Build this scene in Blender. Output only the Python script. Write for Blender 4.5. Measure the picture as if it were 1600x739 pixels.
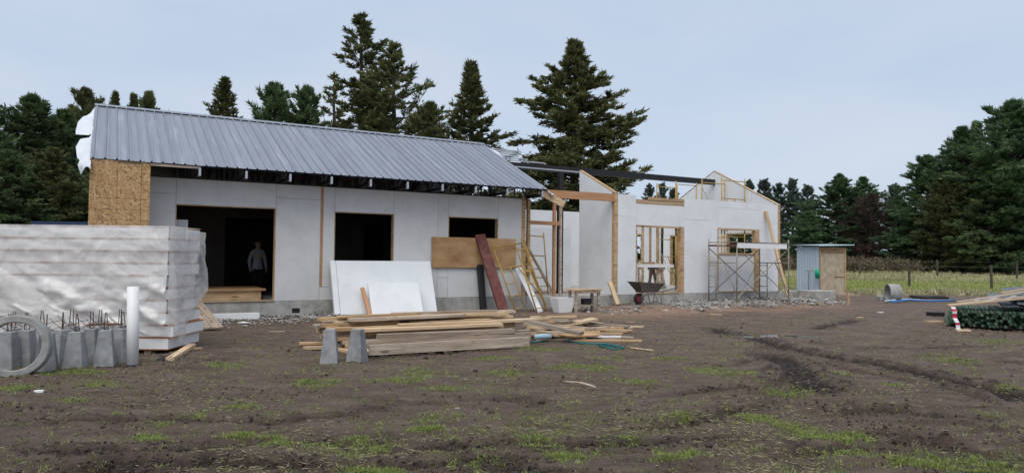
import bpy, bmesh, math, random
import numpy as np
from mathutils import Vector, Matrix
random.seed(7); rng = np.random.default_rng(11)
for o in list(bpy.data.objects): bpy.data.objects.remove(o)
sc = bpy.context.scene
COL = sc.collection
R = math.radians

# ---------------------------------------------------------------- camera
F, CX, CY, H = 1100., 800., 369.5, 1.5          # photograph is 1600 x 739
PITCH = math.atan(33.5 / F); ROLL = R(0.6)
cam = bpy.data.cameras.new('camera'); camo = bpy.data.objects.new('camera', cam); COL.objects.link(camo)
cam.sensor_width = 36; cam.lens = 36 * F / 1600; cam.clip_end = 3000; cam.clip_start = .05
_f = Vector((0, math.cos(PITCH), math.sin(PITCH))); _u = Vector((0, -math.sin(PITCH), math.cos(PITCH))); _r = Vector((1, 0, 0))
_R = _r * math.cos(ROLL) + _u * math.sin(ROLL); _U = -_r * math.sin(ROLL) + _u * math.cos(ROLL)
camo.matrix_world = Matrix(((_R.x, _U.x, -_f.x, 0), (_R.y, _U.y, -_f.y, 0), (_R.z, _U.z, -_f.z, H), (0, 0, 0, 1)))
sc.camera = camo

# ---------------------------------------------------------------- sky, sun, exposure
SUN_EL, SUN_AZ = R(60), R(195)      # soft light through cloud, from behind the camera
w = bpy.data.worlds.new('World'); sc.world = w; w.use_nodes = True
nt = w.node_tree; nt.nodes.clear()
out = nt.nodes.new('ShaderNodeOutputWorld'); bg = nt.nodes.new('ShaderNodeBackground')
sky = nt.nodes.new('ShaderNodeTexSky'); sky.sky_type = 'NISHITA'; sky.sun_disc = False
sky.sun_elevation = SUN_EL; sky.sun_rotation = SUN_AZ; sky.air_density = 1.0; sky.dust_density = 2.0
tc = nt.nodes.new('ShaderNodeTexCoord'); nz = nt.nodes.new('ShaderNodeTexNoise'); nz.inputs['Scale'].default_value = 1.9; nz.inputs['Detail'].default_value = 6
mpn = nt.nodes.new('ShaderNodeMapping'); mpn.inputs['Scale'].default_value = (1, 1, 3)
nt.links.new(tc.outputs['Generated'], mpn.inputs[0]); nt.links.new(mpn.outputs[0], nz.inputs['Vector'])
cr = nt.nodes.new('ShaderNodeValToRGB')
cr.color_ramp.elements[0].position = .3; cr.color_ramp.elements[0].color = (.465, .575, .735, 1)
cr.color_ramp.elements[1].position = .7; cr.color_ramp.elements[1].color = (.61, .67, .765, 1)
nt.links.new(nz.outputs['Fac'], cr.inputs[0])
sclr = nt.nodes.new('ShaderNodeMixRGB'); sclr.blend_type = 'MULTIPLY'; sclr.inputs[0].default_value = 1; sclr.inputs[2].default_value = (6.3, 6.3, 6.3, 1)
nt.links.new(cr.outputs[0], sclr.inputs[1])
mix = nt.nodes.new('ShaderNodeMixRGB'); mix.inputs[0].default_value = .88      # thin even cloud over the clear sky
nt.links.new(sky.outputs[0], mix.inputs[1]); nt.links.new(sclr.outputs[0], mix.inputs[2])
bg.inputs['Strength'].default_value = .1
nt.links.new(mix.outputs[0], bg.inputs[0]); nt.links.new(bg.outputs[0], out.inputs[0])
sl = bpy.data.lights.new('sun', 'SUN'); slo = bpy.data.objects.new('sun', sl); COL.objects.link(slo)
sl.energy = 1.5; sl.angle = R(55); sl.color = (1, .955, .88)
slo.rotation_euler = (R(90) - SUN_EL, 0, R(180) - SUN_AZ)
slo.location = (0, -10, 30)
sc.view_settings.view_transform = 'Standard'; sc.view_settings.look = 'None'
sc.view_settings.exposure = .78; sc.view_settings.gamma = 1

# ---------------------------------------------------------------- helpers
def ray(px, py):
    a = (px - CX) / F; b = -(py - CY) / F
    c, s = math.cos(ROLL), math.sin(ROLL)
    r = a * c - b * s; u = a * s + b * c
    return Vector((r, math.cos(PITCH) - math.sin(PITCH) * u, math.sin(PITCH) + math.cos(PITCH) * u))
def G(px, py, z=0.):
    d = ray(px, py); return Vector((0, 0, H)) + d * ((z - H) / d.z)
ANG = R(30)
DV = Vector((math.cos(ANG), math.sin(ANG), 0)); NV = Vector((-math.sin(ANG), math.cos(ANG), 0))
P0 = Vector((-5.154, 17., 0))
def Lw(s, t, z=0.): return P0 + DV * s + NV * t + Vector((0, 0, z))
def toL(p): d = p - P0; return d.dot(DV), d.dot(NV)
def vn(x, y, seed):
    xi = np.floor(x).astype(np.int64); yi = np.floor(y).astype(np.int64); xf = x - xi; yf = y - yi
    def hsh(a, b):
        h = (a * 374761393 + b * 668265263 + seed * 1442695041) & 0xffffffff
        h = ((h ^ (h >> 13)) * 1274126177) & 0xffffffff
        return ((h ^ (h >> 16)) & 0xffff) / 65535.
    u = xf * xf * (3 - 2 * xf); v = yf * yf * (3 - 2 * yf)
    return (hsh(xi, yi) * (1 - u) + hsh(xi + 1, yi) * u) * (1 - v) + (hsh(xi, yi + 1) * (1 - u) + hsh(xi + 1, yi + 1) * u) * v
def fbm(x, y, sc_, seed, oct_=4, gain=.5):
    r = 0; a = 1; t = 0; s = sc_
    for k in range(oct_):
        r = r + a * vn(x * s, y * s, seed + k * 17); t += a; a *= gain; s *= 2.03
    return r / t
def sst(a, b, x): k = np.clip((x - a) / (b - a), 0, 1); return k * k * (3 - 2 * k)

class MB:
    def __init__(s): s.v = []; s.f = []; s.m = []
    def add(s, vs, fs, m=0):
        n = len(s.v); s.v += [tuple(p) for p in vs]; s.f += [tuple(i + n for i in f) for f in fs]; s.m += [m] * len(fs); return s
    def box(s, x0, x1, y0, y1, z0, z1, m=0):
        return s.add([(x0, y0, z0), (x1, y0, z0), (x1, y1, z0), (x0, y1, z0), (x0, y0, z1), (x1, y0, z1), (x1, y1, z1), (x0, y1, z1)],
                     [(3, 2, 1, 0), (4, 5, 6, 7), (0, 1, 5, 4), (1, 2, 6, 5), (2, 3, 7, 6), (3, 0, 4, 7)], m)
    def bar(s, p, q, w, h=None, up=(0, 0, 1), m=0):
        p = Vector(p); q = Vector(q); h = h or w; d = (q - p).normalized(); up = Vector(up)
        if abs(d.dot(up)) > .98: up = Vector((0, 1, 0))
        a = d.cross(up).normalized() * (w / 2); b = a.cross(d).normalized() * (h / 2)
        vs = [p - a - b, p + a - b, p + a + b, p - a + b, q - a - b, q + a - b, q + a + b, q - a + b]
        return s.add(vs, [(0, 1, 2, 3), (7, 6, 5, 4), (4, 5, 1, 0), (5, 6, 2, 1), (6, 7, 3, 2), (7, 4, 0, 3)], m)
    def tube(s, pts, r, n=8, m=0, cap=True):
        pts = [Vector(p) for p in pts]; rs = r if isinstance(r, (list, tuple)) else [r] * len(pts); n0 = len(s.v); ref = None
        for i, p in enumerate(pts):
            d = (pts[min(i + 1, len(pts) - 1)] - pts[max(i - 1, 0)]).normalized()
            if ref is None: ref = Vector((0, 0, 1)) if abs(d.z) < .9 else Vector((1, 0, 0))
            a = d.cross(ref).normalized(); b = a.cross(d).normalized(); ref = b
            for k in range(n):
                t = 2 * math.pi * k / n; s.v.append(tuple(p + (a * math.cos(t) + b * math.sin(t)) * rs[i]))
        for i in range(len(pts) - 1):
            for k in range(n):
                s.f.append((n0 + i * n + k, n0 + i * n + (k + 1) % n, n0 + (i + 1) * n + (k + 1) % n, n0 + (i + 1) * n + k)); s.m.append(m)
        if cap:
            s.f.append(tuple(n0 + k for k in range(n))[::-1]); s.m.append(m)
            s.f.append(tuple(n0 + (len(pts) - 1) * n + k for k in range(n))); s.m.append(m)
        return s
    def prism(s, poly, axis, a, b, m=0):   # poly of 2D points extruded along 'x','y' or 'z'
        f = {'x': lambda p, k: (k, p[0], p[1]), 'y': lambda p, k: (p[0], k, p[1]), 'z': lambda p, k: (p[0], p[1], k)}[axis]
        n = len(poly); vs = [f(p, a) for p in poly] + [f(p, b) for p in poly]
        return s.add(vs, [tuple(range(n))[::-1], tuple(range(n, 2 * n))] + [(i, (i + 1) % n, n + (i + 1) % n, n + i) for i in range(n)], m)
    def mesh(s, name, mats, smooth=False, bevel=0):
        me = bpy.data.meshes.new(name); me.from_pydata(s.v, [], s.f)
        for mt in (mats if isinstance(mats, (list, tuple)) else [mats]): me.materials.append(mt)
        me.polygons.foreach_set('material_index', s.m)
        bm = bmesh.new(); bm.from_mesh(me)
        bmesh.ops.recalc_face_normals(bm, faces=bm.faces)
        if bevel: bmesh.ops.bevel(bm, geom=list(bm.edges), offset=bevel, segments=1, affect='EDGES')
        bm.to_mesh(me); bm.free()
        if smooth: me.polygons.foreach_set('use_smooth', [True] * len(me.polygons))
        me.update(); return me
    def build(s, name, mats, parent=None, smooth=False, bevel=0):
        return link(name, s.mesh(name, mats, smooth, bevel), parent)
def link(name, me, parent=None):
    o = bpy.data.objects.new(name, me); COL.objects.link(o)
    if parent: o.parent = parent
    return o
def tag(o, label=None, cat=None, group=None, kind=None):
    if label: o['label'] = label
    if cat: o['category'] = cat
    if group: o['group'] = group
    if kind: o['kind'] = kind
    return o
def thing(name, label, cat, loc=(0, 0, 0), rz=0, group=None):
    o = bpy.data.objects.new(name, None); COL.objects.link(o); o.location = loc; o.rotation_euler = (0, 0, rz); o.empty_display_size = .2
    return tag(o, label, cat, group)
def place(o, p, q, up=(0, 0, 1), mid=False):
    """put an object whose local x runs from 0 (or -half) along its length so that it goes from p towards q"""
    p = Vector(p); q = Vector(q); x = (q - p).normalized(); up = Vector(up)
    if abs(x.dot(up)) > .98: up = Vector((0, 1, 0))
    y = up.cross(x).normalized(); z = x.cross(y)
    o.matrix_world = Matrix(((x.x, y.x, z.x, p.x), (x.y, y.y, z.y, p.y), (x.z, y.z, z.z, p.z), (0, 0, 0, 1))); return o

# ---------------------------------------------------------------- materials
def nodes(name):
    m = bpy.data.materials.new(name); m.use_nodes = True; t = m.node_tree
    return m, t, t.nodes['Principled BSDF'], lambda k: t.nodes.new(k), t.links.new
def ramp(N, stops):
    r = N('ShaderNodeValToRGB'); e = r.color_ramp.elements
    while len(e) < len(stops): e.new(.5)
    for i, (p, c) in enumerate(stops): e[i].position = p; e[i].color = (*c, 1) if len(c) == 3 else c
    return r
def pmat(name, cols, scale=4., rough=.8, bump=.2, bscale=None, stretch=(1, 1, 1), detail=6, metallic=0, vary=0, spec=.3, bdist=.01, dirt=None, dscale=1.5, knots=0):
    m, t, b, N, L = nodes(name)
    tcn = N('ShaderNodeTexCoord'); mp = N('ShaderNodeMapping'); mp.inputs['Scale'].default_value = stretch
    L(tcn.outputs['Object'], mp.inputs[0]); vec = mp.outputs[0]
    oi = N('ShaderNodeObjectInfo')
    ad = N('ShaderNodeVectorMath'); ad.operation = 'ADD'; L(vec, ad.inputs[0])
    ml = N('ShaderNodeMath'); ml.operation = 'MULTIPLY'; ml.inputs[1].default_value = 37.; L(oi.outputs['Random'], ml.inputs[0]); L(ml.outputs[0], ad.inputs[1]); vec = ad.outputs[0]
    n = N('ShaderNodeTexNoise'); n.inputs['Scale'].default_value = scale; n.inputs['Detail'].default_value = detail; n.inputs['Roughness'].default_value = .62
    L(vec, n.inputs['Vector'])
    k = len(cols); r = ramp(N, [(.28 + .44 * i / max(1, k - 1), c) for i, c in enumerate(cols)]); L(n.outputs['Fac'], r.inputs[0]); c = r.outputs[0]
    if dirt:
        n2 = N('ShaderNodeTexNoise'); n2.inputs['Scale'].default_value = dscale; n2.inputs['Detail'].default_value = 7; n2.inputs['Roughness'].default_value = .7; L(tcn.outputs['Object'], n2.inputs['Vector'])
        r2 = ramp(N, [(.48, (0, 0, 0)), (.75, (1, 1, 1))]); L(n2.outputs['Fac'], r2.inputs[0])
        fm = N('ShaderNodeMath'); fm.operation = 'MULTIPLY'; fm.inputs[1].default_value = dirt[3]; L(r2.outputs[0], fm.inputs[0])
        mx = N('ShaderNodeMixRGB'); mx.inputs[2].default_value = (*dirt[:3], 1); L(fm.outputs[0], mx.inputs[0]); L(c, mx.inputs[1]); c = mx.outputs[0]
    if knots:
        mk = N('ShaderNodeMapping'); mk.inputs['Scale'].default_value = (1.6, 6., 6.); L(tcn.outputs['Object'], mk.inputs[0]); ak = N('ShaderNodeVectorMath'); ak.operation = 'ADD'; L(mk.outputs[0], ak.inputs[0]); L(ml.outputs[0], ak.inputs[1])
        vk = N('ShaderNodeTexVoronoi'); vk.inputs['Scale'].default_value = 1.3; L(ak.outputs[0], vk.inputs['Vector']); rk = ramp(N, [(.10, (1, 1, 1)), (.22, (0, 0, 0))]); L(vk.outputs['Distance'], rk.inputs[0])
        fk = N('ShaderNodeMath'); fk.operation = 'MULTIPLY'; fk.inputs[1].default_value = knots; L(rk.outputs[0], fk.inputs[0]); mx = N('ShaderNodeMixRGB'); mx.inputs[2].default_value = (.10, .055, .03, 1); L(fk.outputs[0], mx.inputs[0]); L(c, mx.inputs[1]); c = mx.outputs[0]
    if vary:
        hv = N('ShaderNodeHueSaturation'); mr = N('ShaderNodeMapRange'); mr.inputs[3].default_value = 1 - vary; mr.inputs[4].default_value = 1 + vary
        L(oi.outputs['Random'], mr.inputs[0]); L(mr.outputs[0], hv.inputs['Value']); L(c, hv.inputs['Color']); c = hv.outputs[0]
    L(c, b.inputs['Base Color']); b.inputs['Roughness'].default_value = rough; b.inputs['Metallic'].default_value = metallic; b.inputs['Specular IOR Level'].default_value = spec
    if bump:
        nb = N('ShaderNodeTexNoise'); nb.inputs['Scale'].default_value = bscale or scale * 4; nb.inputs['Detail'].default_value = 5; L(vec, nb.inputs['Vector'])
        bp = N('ShaderNodeBump'); bp.inputs['Strength'].default_value = bump; bp.inputs['Distance'].default_value = bdist; L(nb.outputs['Fac'], bp.inputs['Height']); L(bp.outputs[0], b.inputs['Normal'])
    return m
M = {}
M['board'] = pmat('fibre_board', [(.55, .545, .535), (.63, .625, .615), (.67, .665, .655)], 1.1, .85, .06, 40, dirt=(.40, .38, .35, .3), dscale=2.6)
M['core'] = pmat('panel_core', [(.20, .18, .16), (.25, .22, .19)], 2, .9, .1)
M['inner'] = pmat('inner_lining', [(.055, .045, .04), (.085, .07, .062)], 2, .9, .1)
M['white'] = pmat('white_board', [(.70, .72, .74), (.77, .785, .80)], 1.5, .75, .05, 30, dirt=(.5, .48, .43, .35), dscale=1.6)
M['concrete'] = pmat('concrete', [(.24, .238, .225), (.38, .37, .345), (.48, .465, .435)], 3.5, .95, .5, 18, dirt=(.16, .13, .10, .6), dscale=2.2)
M['pier'] = pmat('precast_concrete', [(.17, .175, .18), (.25, .255, .26), (.35, .355, .36)], 6, .9, .4, 40, vary=.12, dirt=(.13, .12, .11, .5), dscale=5)
M['ring'] = pmat('ring_concrete', [(.20, .20, .195), (.29, .29, .28), (.36, .36, .35)], 7, .95, .6, 40, dirt=(.14, .12, .10, .5), dscale=4)
M['wood'] = pmat('pine', [(.25, .15, .075), (.45, .30, .165), (.60, .435, .28)], 3, .8, .25, 14, stretch=(.35, 5, 5), vary=.15, knots=.75)
M['oldwood'] = pmat('weathered_pine', [(.17, .13, .10), (.37, .295, .23), (.54, .455, .37)], 3.2, .85, .35, 14, stretch=(.3, 5, 5), vary=.25, dirt=(.22, .17, .13, .5), dscale=3, knots=.75)
M['freshwood'] = pmat('fresh_sawn_pine', [(.33, .22, .12), (.55, .40, .25), (.68, .54, .38)], 3, .8, .25, 14, stretch=(.3, 5, 5), vary=.14, dirt=(.36, .27, .18, .45), dscale=3, knots=.75)
M['redwood'] = pmat('reddish_timber', [(.36, .17, .08), (.47, .25, .13), (.52, .30, .17)], 3, .8, .2, 14, stretch=(.4, 4, 4), vary=.06)
M['ply'] = pmat('plywood', [(.27, .14, .06), (.43, .26, .125), (.55, .37, .20)], 2.4, .75, .12, 20, stretch=(.5, 1, 4), dirt=(.30, .18, .10, .5), dscale=2.5)
M['oldply'] = pmat('grey_weathered_board', [(.28, .22, .15), (.40, .33, .24), (.50, .43, .33)], 7, .85, .2, 20, stretch=(1, 1, .6))
M['black'] = pmat('black_paint', [(.012, .012, .014), (.022, .022, .025)], 6, .5, .1)
M['dark'] = pmat('dark_grey', [(.05, .05, .055), (.07, .07, .075)], 6, .7, .1)
M['galv'] = pmat('galvanised', [(.42, .44, .47), (.52, .54, .57)], 8, .45, .05, metallic=.5)
M['dgalv'] = pmat('dull_steel', [(.14, .14, .15), (.2, .2, .21)], 8, .5, .05, metallic=.5)
M['yellow'] = pmat('yellow_paint', [(.28, .17, .05), (.42, .26, .065), (.48, .31, .09)], 9, .6, .2, dirt=(.22, .15, .09, .7), dscale=9)
M['greysteel'] = pmat('worn_scaffold_steel', [(.18, .16, .13), (.30, .27, .22), (.34, .28, .16)], 6, .6, .2, dirt=(.16, .09, .05, .6), dscale=8)
M['rust'] = pmat('red_oxide', [(.085, .026, .022), (.125, .038, .032), (.17, .058, .05)], 5, .7, .2, dirt=(.28, .17, .13, .5), dscale=4)
M['bluemetal'] = pmat('blue_container', [(.012, .03, .07), (.02, .045, .10)], 4, .6, .1)
M['palemetal'] = pmat('pale_blue_sheet', [(.50, .62, .74), (.60, .71, .81)], 3, .5, .05, metallic=.2)
M['pvc'] = pmat('white_pvc', [(.68, .68, .68), (.75, .75, .75)], 3, .4, .02, dirt=(.45, .42, .38, .4), dscale=4)
M['foam'] = pmat('white_foam', [(.72, .73, .74), (.80, .80, .80)], 5, .9, .1, 60)
M['orangeedge'] = pmat('board_edge', [(.33, .12, .05), (.45, .20, .09)], 9, .85, .2, stretch=(1, 4, 4))
M['teal'] = pmat('teal_hose', [(.01, .12, .13), (.015, .17, .18)], 5, .5, 0)
M['green'] = pmat('green_plastic', [(.005, .30, .16), (.01, .38, .22)], 5, .5, .1)
M['bluetarp'] = pmat('blue_tarp', [(.03, .12, .36), (.05, .18, .46)], 5, .5, .3)
M['paleblue'] = pmat('pale_blue_pipe', [(.28, .42, .52), (.34, .48, .58)], 5, .5, .05)
M['rubber'] = pmat('black_rubber', [(.015, .015, .015), (.025, .025, .025)], 9, .8, .2)
M['redplastic'] = pmat('red_wheel', [(.14, .018, .022), (.2, .03, .03)], 5, .6, .05)
M['rebar'] = pmat('rebar', [(.06, .04, .03), (.10, .06, .045)], 20, .8, .2)
M['stone'] = pmat('rubble_stone', [(.15, .135, .12), (.29, .28, .265), (.47, .465, .455)], 2.2, .9, .5, 20)
M['bark'] = pmat('bark', [(.05, .038, .03), (.09, .07, .055)], 4, .95, .5, 12, stretch=(1, 1, .3))
M['skin'] = pmat('skin', [(.42, .25, .18), (.46, .28, .21)], 5, .6, 0)
M['sweater'] = pmat('grey_sweater', [(.30, .32, .345), (.36, .38, .40)], 9, .95, .2)
M['pants'] = pmat('black_trousers', [(.012, .012, .015), (.02, .02, .022)], 9, .9, .1)
M['hair'] = pmat('dark_hair', [(.015, .01, .008), (.025, .018, .014)], 20, .7, .2)
M['post'] = pmat('fence_post_wood', [(.05, .04, .035), (.10, .08, .065)], 8, .95, .4, stretch=(1, 1, .2))
M['slate'] = pmat('dark_roof_sheet', [(.10, .12, .15), (.15, .17, .20)], 4, .45, .05, metallic=.4)
M['print'] = pmat('yellow_print', [(.5, .42, .12), (.55, .45, .15)], 5, .9, 0)

def osb_mat():
    m, t, b, N, L = nodes('oriented_strand_board')
    tcn = N('ShaderNodeTexCoord'); cols = None; hs = []
    for k, (rot, sc_) in enumerate(((25, 15), (-38, 19), (80, 13))):
        mp = N('ShaderNodeMapping'); mp.inputs['Rotation'].default_value = (R(8 * k), R(rot), R(5 * k)); mp.vector_type = 'TEXTURE'; mp.inputs['Scale'].default_value = (.85, .85, .24)
        L(tcn.outputs['Object'], mp.inputs[0]); v = N('ShaderNodeTexVoronoi'); v.inputs['Scale'].default_value = sc_ * .55; L(mp.outputs[0], v.inputs['Vector'])
        bw = N('ShaderNodeSeparateColor'); L(v.outputs['Color'], bw.inputs[0]); hs.append((bw.outputs[0], bw.outputs[1]))
    gt = N('ShaderNodeMath'); gt.operation = 'GREATER_THAN'; gt.inputs[1].default_value = .5; L(hs[0][1], gt.inputs[0])
    m1 = N('ShaderNodeMix'); L(gt.outputs[0], m1.inputs[0]); L(hs[0][0], m1.inputs[2]); L(hs[1][0], m1.inputs[3])
    gt2 = N('ShaderNodeMath'); gt2.operation = 'GREATER_THAN'; gt2.inputs[1].default_value = .55; L(hs[1][1], gt2.inputs[0])
    m2 = N('ShaderNodeMix'); L(gt2.outputs[0], m2.inputs[0]); L(m1.outputs[0], m2.inputs[2]); L(hs[2][0], m2.inputs[3])
    r = ramp(N, [(0, (.24, .125, .05)), (.3, (.40, .23, .10)), (.7, (.47, .29, .135)), (1, (.57, .39, .21))]); L(m2.outputs[0], r.inputs[0])
    L(r.outputs[0], b.inputs['Base Color']); b.inputs['Roughness'].default_value = .75
    bp = N('ShaderNodeBump'); bp.inputs['Strength'].default_value = .25; bp.inputs['Distance'].default_value = .004; L(m2.outputs[0], bp.inputs['Height']); L(bp.outputs[0], b.inputs['Normal'])
    return m
M['osb'] = osb_mat()
def roof_mat():
    m, t, b, N, L = nodes('galvalume_roof')
    tcn = N('ShaderNodeTexCoord'); oi = N('ShaderNodeObjectInfo')
    mp = N('ShaderNodeMapping'); mp.inputs['Scale'].default_value = (7, .45, 1); L(tcn.outputs['Object'], mp.inputs[0])
    ad = N('ShaderNodeVectorMath'); ad.operation = 'ADD'; L(mp.outputs[0], ad.inputs[0]); ml = N('ShaderNodeMath'); ml.operation = 'MULTIPLY'; ml.inputs[1].default_value = 53; L(oi.outputs['Random'], ml.inputs[0]); L(ml.outputs[0], ad.inputs[1])
    n = N('ShaderNodeTexNoise'); n.inputs['Scale'].default_value = 1.6; n.inputs['Detail'].default_value = 4; L(ad.outputs[0], n.inputs['Vector'])
    r = ramp(N, [(.3, (.255, .275, .325)), (.58, (.29, .31, .36)), (.69, (.35, .37, .415)), (.82, (.46, .475, .51))]); L(n.outputs['Fac'], r.inputs[0])
    hv = N('ShaderNodeHueSaturation'); mr = N('ShaderNodeMapRange'); mr.inputs[3].default_value = .92; mr.inputs[4].default_value = 1.08; L(oi.outputs['Random'], mr.inputs[0]); L(mr.outputs[0], hv.inputs['Value']); L(r.outputs[0], hv.inputs['Color'])
    L(hv.outputs[0], b.inputs['Base Color']); b.inputs['Metallic'].default_value = .45; b.inputs['Roughness'].default_value = .45
    return m
M['roof'] = roof_mat()
def film_mat():
    m, t, b, N, L = nodes('plastic_film')
    o = t.nodes['Material Output']; tr = N('ShaderNodeBsdfTransparent'); tl = N('ShaderNodeBsdfTranslucent'); tl.inputs[0].default_value = (.8, .79, .77, 1)
    b.inputs['Base Color'].default_value = (.80, .79, .77, 1); b.inputs['Roughness'].default_value = .16; b.inputs['Specular IOR Level'].default_value = .8
    tcn = N('ShaderNodeTexCoord'); n = N('ShaderNodeTexNoise'); n.inputs['Scale'].default_value = 1.3; n.inputs['Detail'].default_value = 2.5; n.inputs['Distortion'].default_value = 2.2; L(tcn.outputs['Object'], n.inputs['Vector'])
    bp = N('ShaderNodeBump'); bp.inputs['Strength'].default_value = .5; bp.inputs['Distance'].default_value = .12; L(n.outputs['Fac'], bp.inputs['Height']); L(bp.outputs[0], b.inputs['Normal'])
    m1 = N('ShaderNodeMixShader'); m1.inputs[0].default_value = .30; L(b.outputs[0], m1.inputs[1]); L(tl.outputs[0], m1.inputs[2])
    r = ramp(N, [(.32, (.25, .25, .25)), (.5, (.48, .48, .48)), (.68, (.75, .75, .75))]); L(n.outputs['Fac'], r.inputs[0])
    fa = N('ShaderNodeAttribute'); fa.attribute_name = 'fold'; iv = N('ShaderNodeMath'); iv.operation = 'MULTIPLY_ADD'; iv.inputs[1].default_value = -.6; iv.inputs[2].default_value = 1.; iv.use_clamp = True; L(fa.outputs['Fac'], iv.inputs[0]); mm = N('ShaderNodeMath'); mm.operation = 'MULTIPLY'; L(iv.outputs[0], mm.inputs[0]); L(r.outputs[0], mm.inputs[1])
    m2 = N('ShaderNodeMixShader'); L(mm.outputs[0], m2.inputs[0]); L(m1.outputs[0], m2.inputs[1]); L(tr.outputs[0], m2.inputs[2]); L(m2.outputs[0], o.inputs[0])
    return m
M['film'] = film_mat()
M['membrane'] = pmat('white_membrane', [(.52, .56, .61), (.66, .69, .73)], 3, .6, .9, 5, bdist=.08)
def leaf_mat(name, c0, c1, c2, trans=.25):
    m, t, b, N, L = nodes(name); o = t.nodes['Material Output']
    at = N('ShaderNodeAttribute'); at.attribute_name = 'tint'; oi = N('ShaderNodeObjectInfo')
    r = ramp(N, [(0, c0), (.5, c1), (1, c2)]); L(at.outputs['Fac'], r.inputs[0])
    hv = N('ShaderNodeHueSaturation'); mr = N('ShaderNodeMapRange'); mr.inputs[3].default_value = .82; mr.inputs[4].default_value = 1.18; L(oi.outputs['Random'], mr.inputs[0]); L(mr.outputs[0], hv.inputs['Value']); L(r.outputs[0], hv.inputs['Color'])
    L(hv.outputs[0], b.inputs['Base Color']); b.inputs['Roughness'].default_value = .65; b.inputs['Specular IOR Level'].default_value = .25
    tl = N('ShaderNodeBsdfTranslucent'); L(hv.outputs[0], tl.inputs[0]); mx = N('ShaderNodeMixShader'); mx.inputs[0].default_value = trans
    L(b.outputs[0], mx.inputs[1]); L(tl.outputs[0], mx.inputs[2]); L(mx.outputs[0], o.inputs[0]); return m
M['leaf_dark'] = leaf_mat('dark_conifer_foliage', (.046, .074, .033), (.094, .14, .057), (.18, .23, .095))
M['leaf_olive'] = leaf_mat('olive_conifer_foliage', (.048, .058, .022), (.11, .122, .044), (.22, .215, .085))
M['leaf_green'] = leaf_mat('green_conifer_foliage', (.044, .084, .040), (.09, .155, .068), (.175, .25, .11))
M['leaf_euc'] = leaf_mat('eucalyptus_foliage', (.06, .085, .07), (.10, .13, .10), (.16, .19, .15))
M['twig_dead'] = leaf_mat('dead_twigs', (.035, .022, .02), (.06, .038, .034), (.10, .066, .058), 0)
M['grass'] = leaf_mat('green_grass', (.13, .165, .045), (.22, .285, .075), (.40, .39, .16), .3)
M['straw'] = leaf_mat('dry_grass', (.20, .20, .10), (.33, .31, .17), (.48, .44, .28), .3)
M['shrub'] = leaf_mat('brown_scrub', (.06, .045, .03), (.11, .085, .055), (.16, .14, .08), .1)

# ---------------------------------------------------------------- the ground
def pxline(pts): return [G(*p) for p in pts]
TRACKS = [  # (pixel polyline, half width m, depth, fresh soil, tread)
    ([(1085, 512), (1160, 522), (1245, 546), (1400, 574), (1500, 597), (1620, 632)], .25, .085, 1., 0),
    ([(1205, 548), (1240, 572), (1262, 600), (1315, 624)], .30, .065, 1., 0),
    ([(1240, 556), (1330, 576), (1440, 600), (1600, 640)], .10, .04, .4, 0),
    ([(-20, 662), (100, 655), (250, 650), (420, 656), (520, 648), (620, 634)], .10, .045, .5, 1),
    ([(-20, 653), (40, 660), (110, 652)], .12, .06, .8, 0),
    ([(940, 668), (1090, 655), (1180, 636), (1235, 618)], .13, .05, .45, 1),
    ([(-20, 728), (300, 716), (620, 722), (900, 712)], .16, .05, .6, 1),
    ([(1370, 664), (1430, 690), (1520, 716), (1620, 742)], .15, .07, .6, 1),
    ([(1262, 516), (1300, 508), (1348, 500)], .18, .05, .8, 0),
    ([(1528, 560), (1570, 565), (1640, 574)], .15, .06, .9, 0),
    ([(1000, 738), (1060, 727), (1150, 735)], .16, .07, .8, 0),
    ([(500, 642), (640, 630), (760, 622), (900, 626)], .09, .035, .4, 0),
    ([(690, 628), (800, 618), (900, 640)], .16, .03, .4, 0),
    ([(1450, 655), (1540, 668), (1640, 690)], .12, .05, .5, 1),
    ([(1465, 596), (1530, 612), (1620, 630)], .12, .05, .7, 0),
    ([(1180, 725), (1300, 700), (1450, 705)], .14, .05, .4, 1),
    ([(300, 690), (480, 684), (700, 688)], .12, .035, .5, 1),
    ([(560, 700), (800, 688), (1000, 694), (1200, 676)], .15, .045, .55, 1), ([(-20, 692), (200, 700), (420, 694)], .14, .045, .6, 1), ([(1240, 648), (1400, 640), (1620, 668)], .14, .045, .5, 1),
    ([(640, 735), (800, 728), (980, 742)], .13, .05, .7, 1), ([(-20, 738), (150, 732), (330, 741)], .12, .05, .7, 1), ([(1010, 620), (1120, 606), (1230, 600)], .13, .035, .45, 1), ([(1100, 575), (1190, 560), (1240, 552)], .12, .04, .5, 0), ([(1290, 540), (1420, 545), (1560, 540)], .16, .04, .4, 1)]
TRW = [(pxline(p), w_, d, fr, tr) for p, w_, d, fr, tr in TRACKS]
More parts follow.
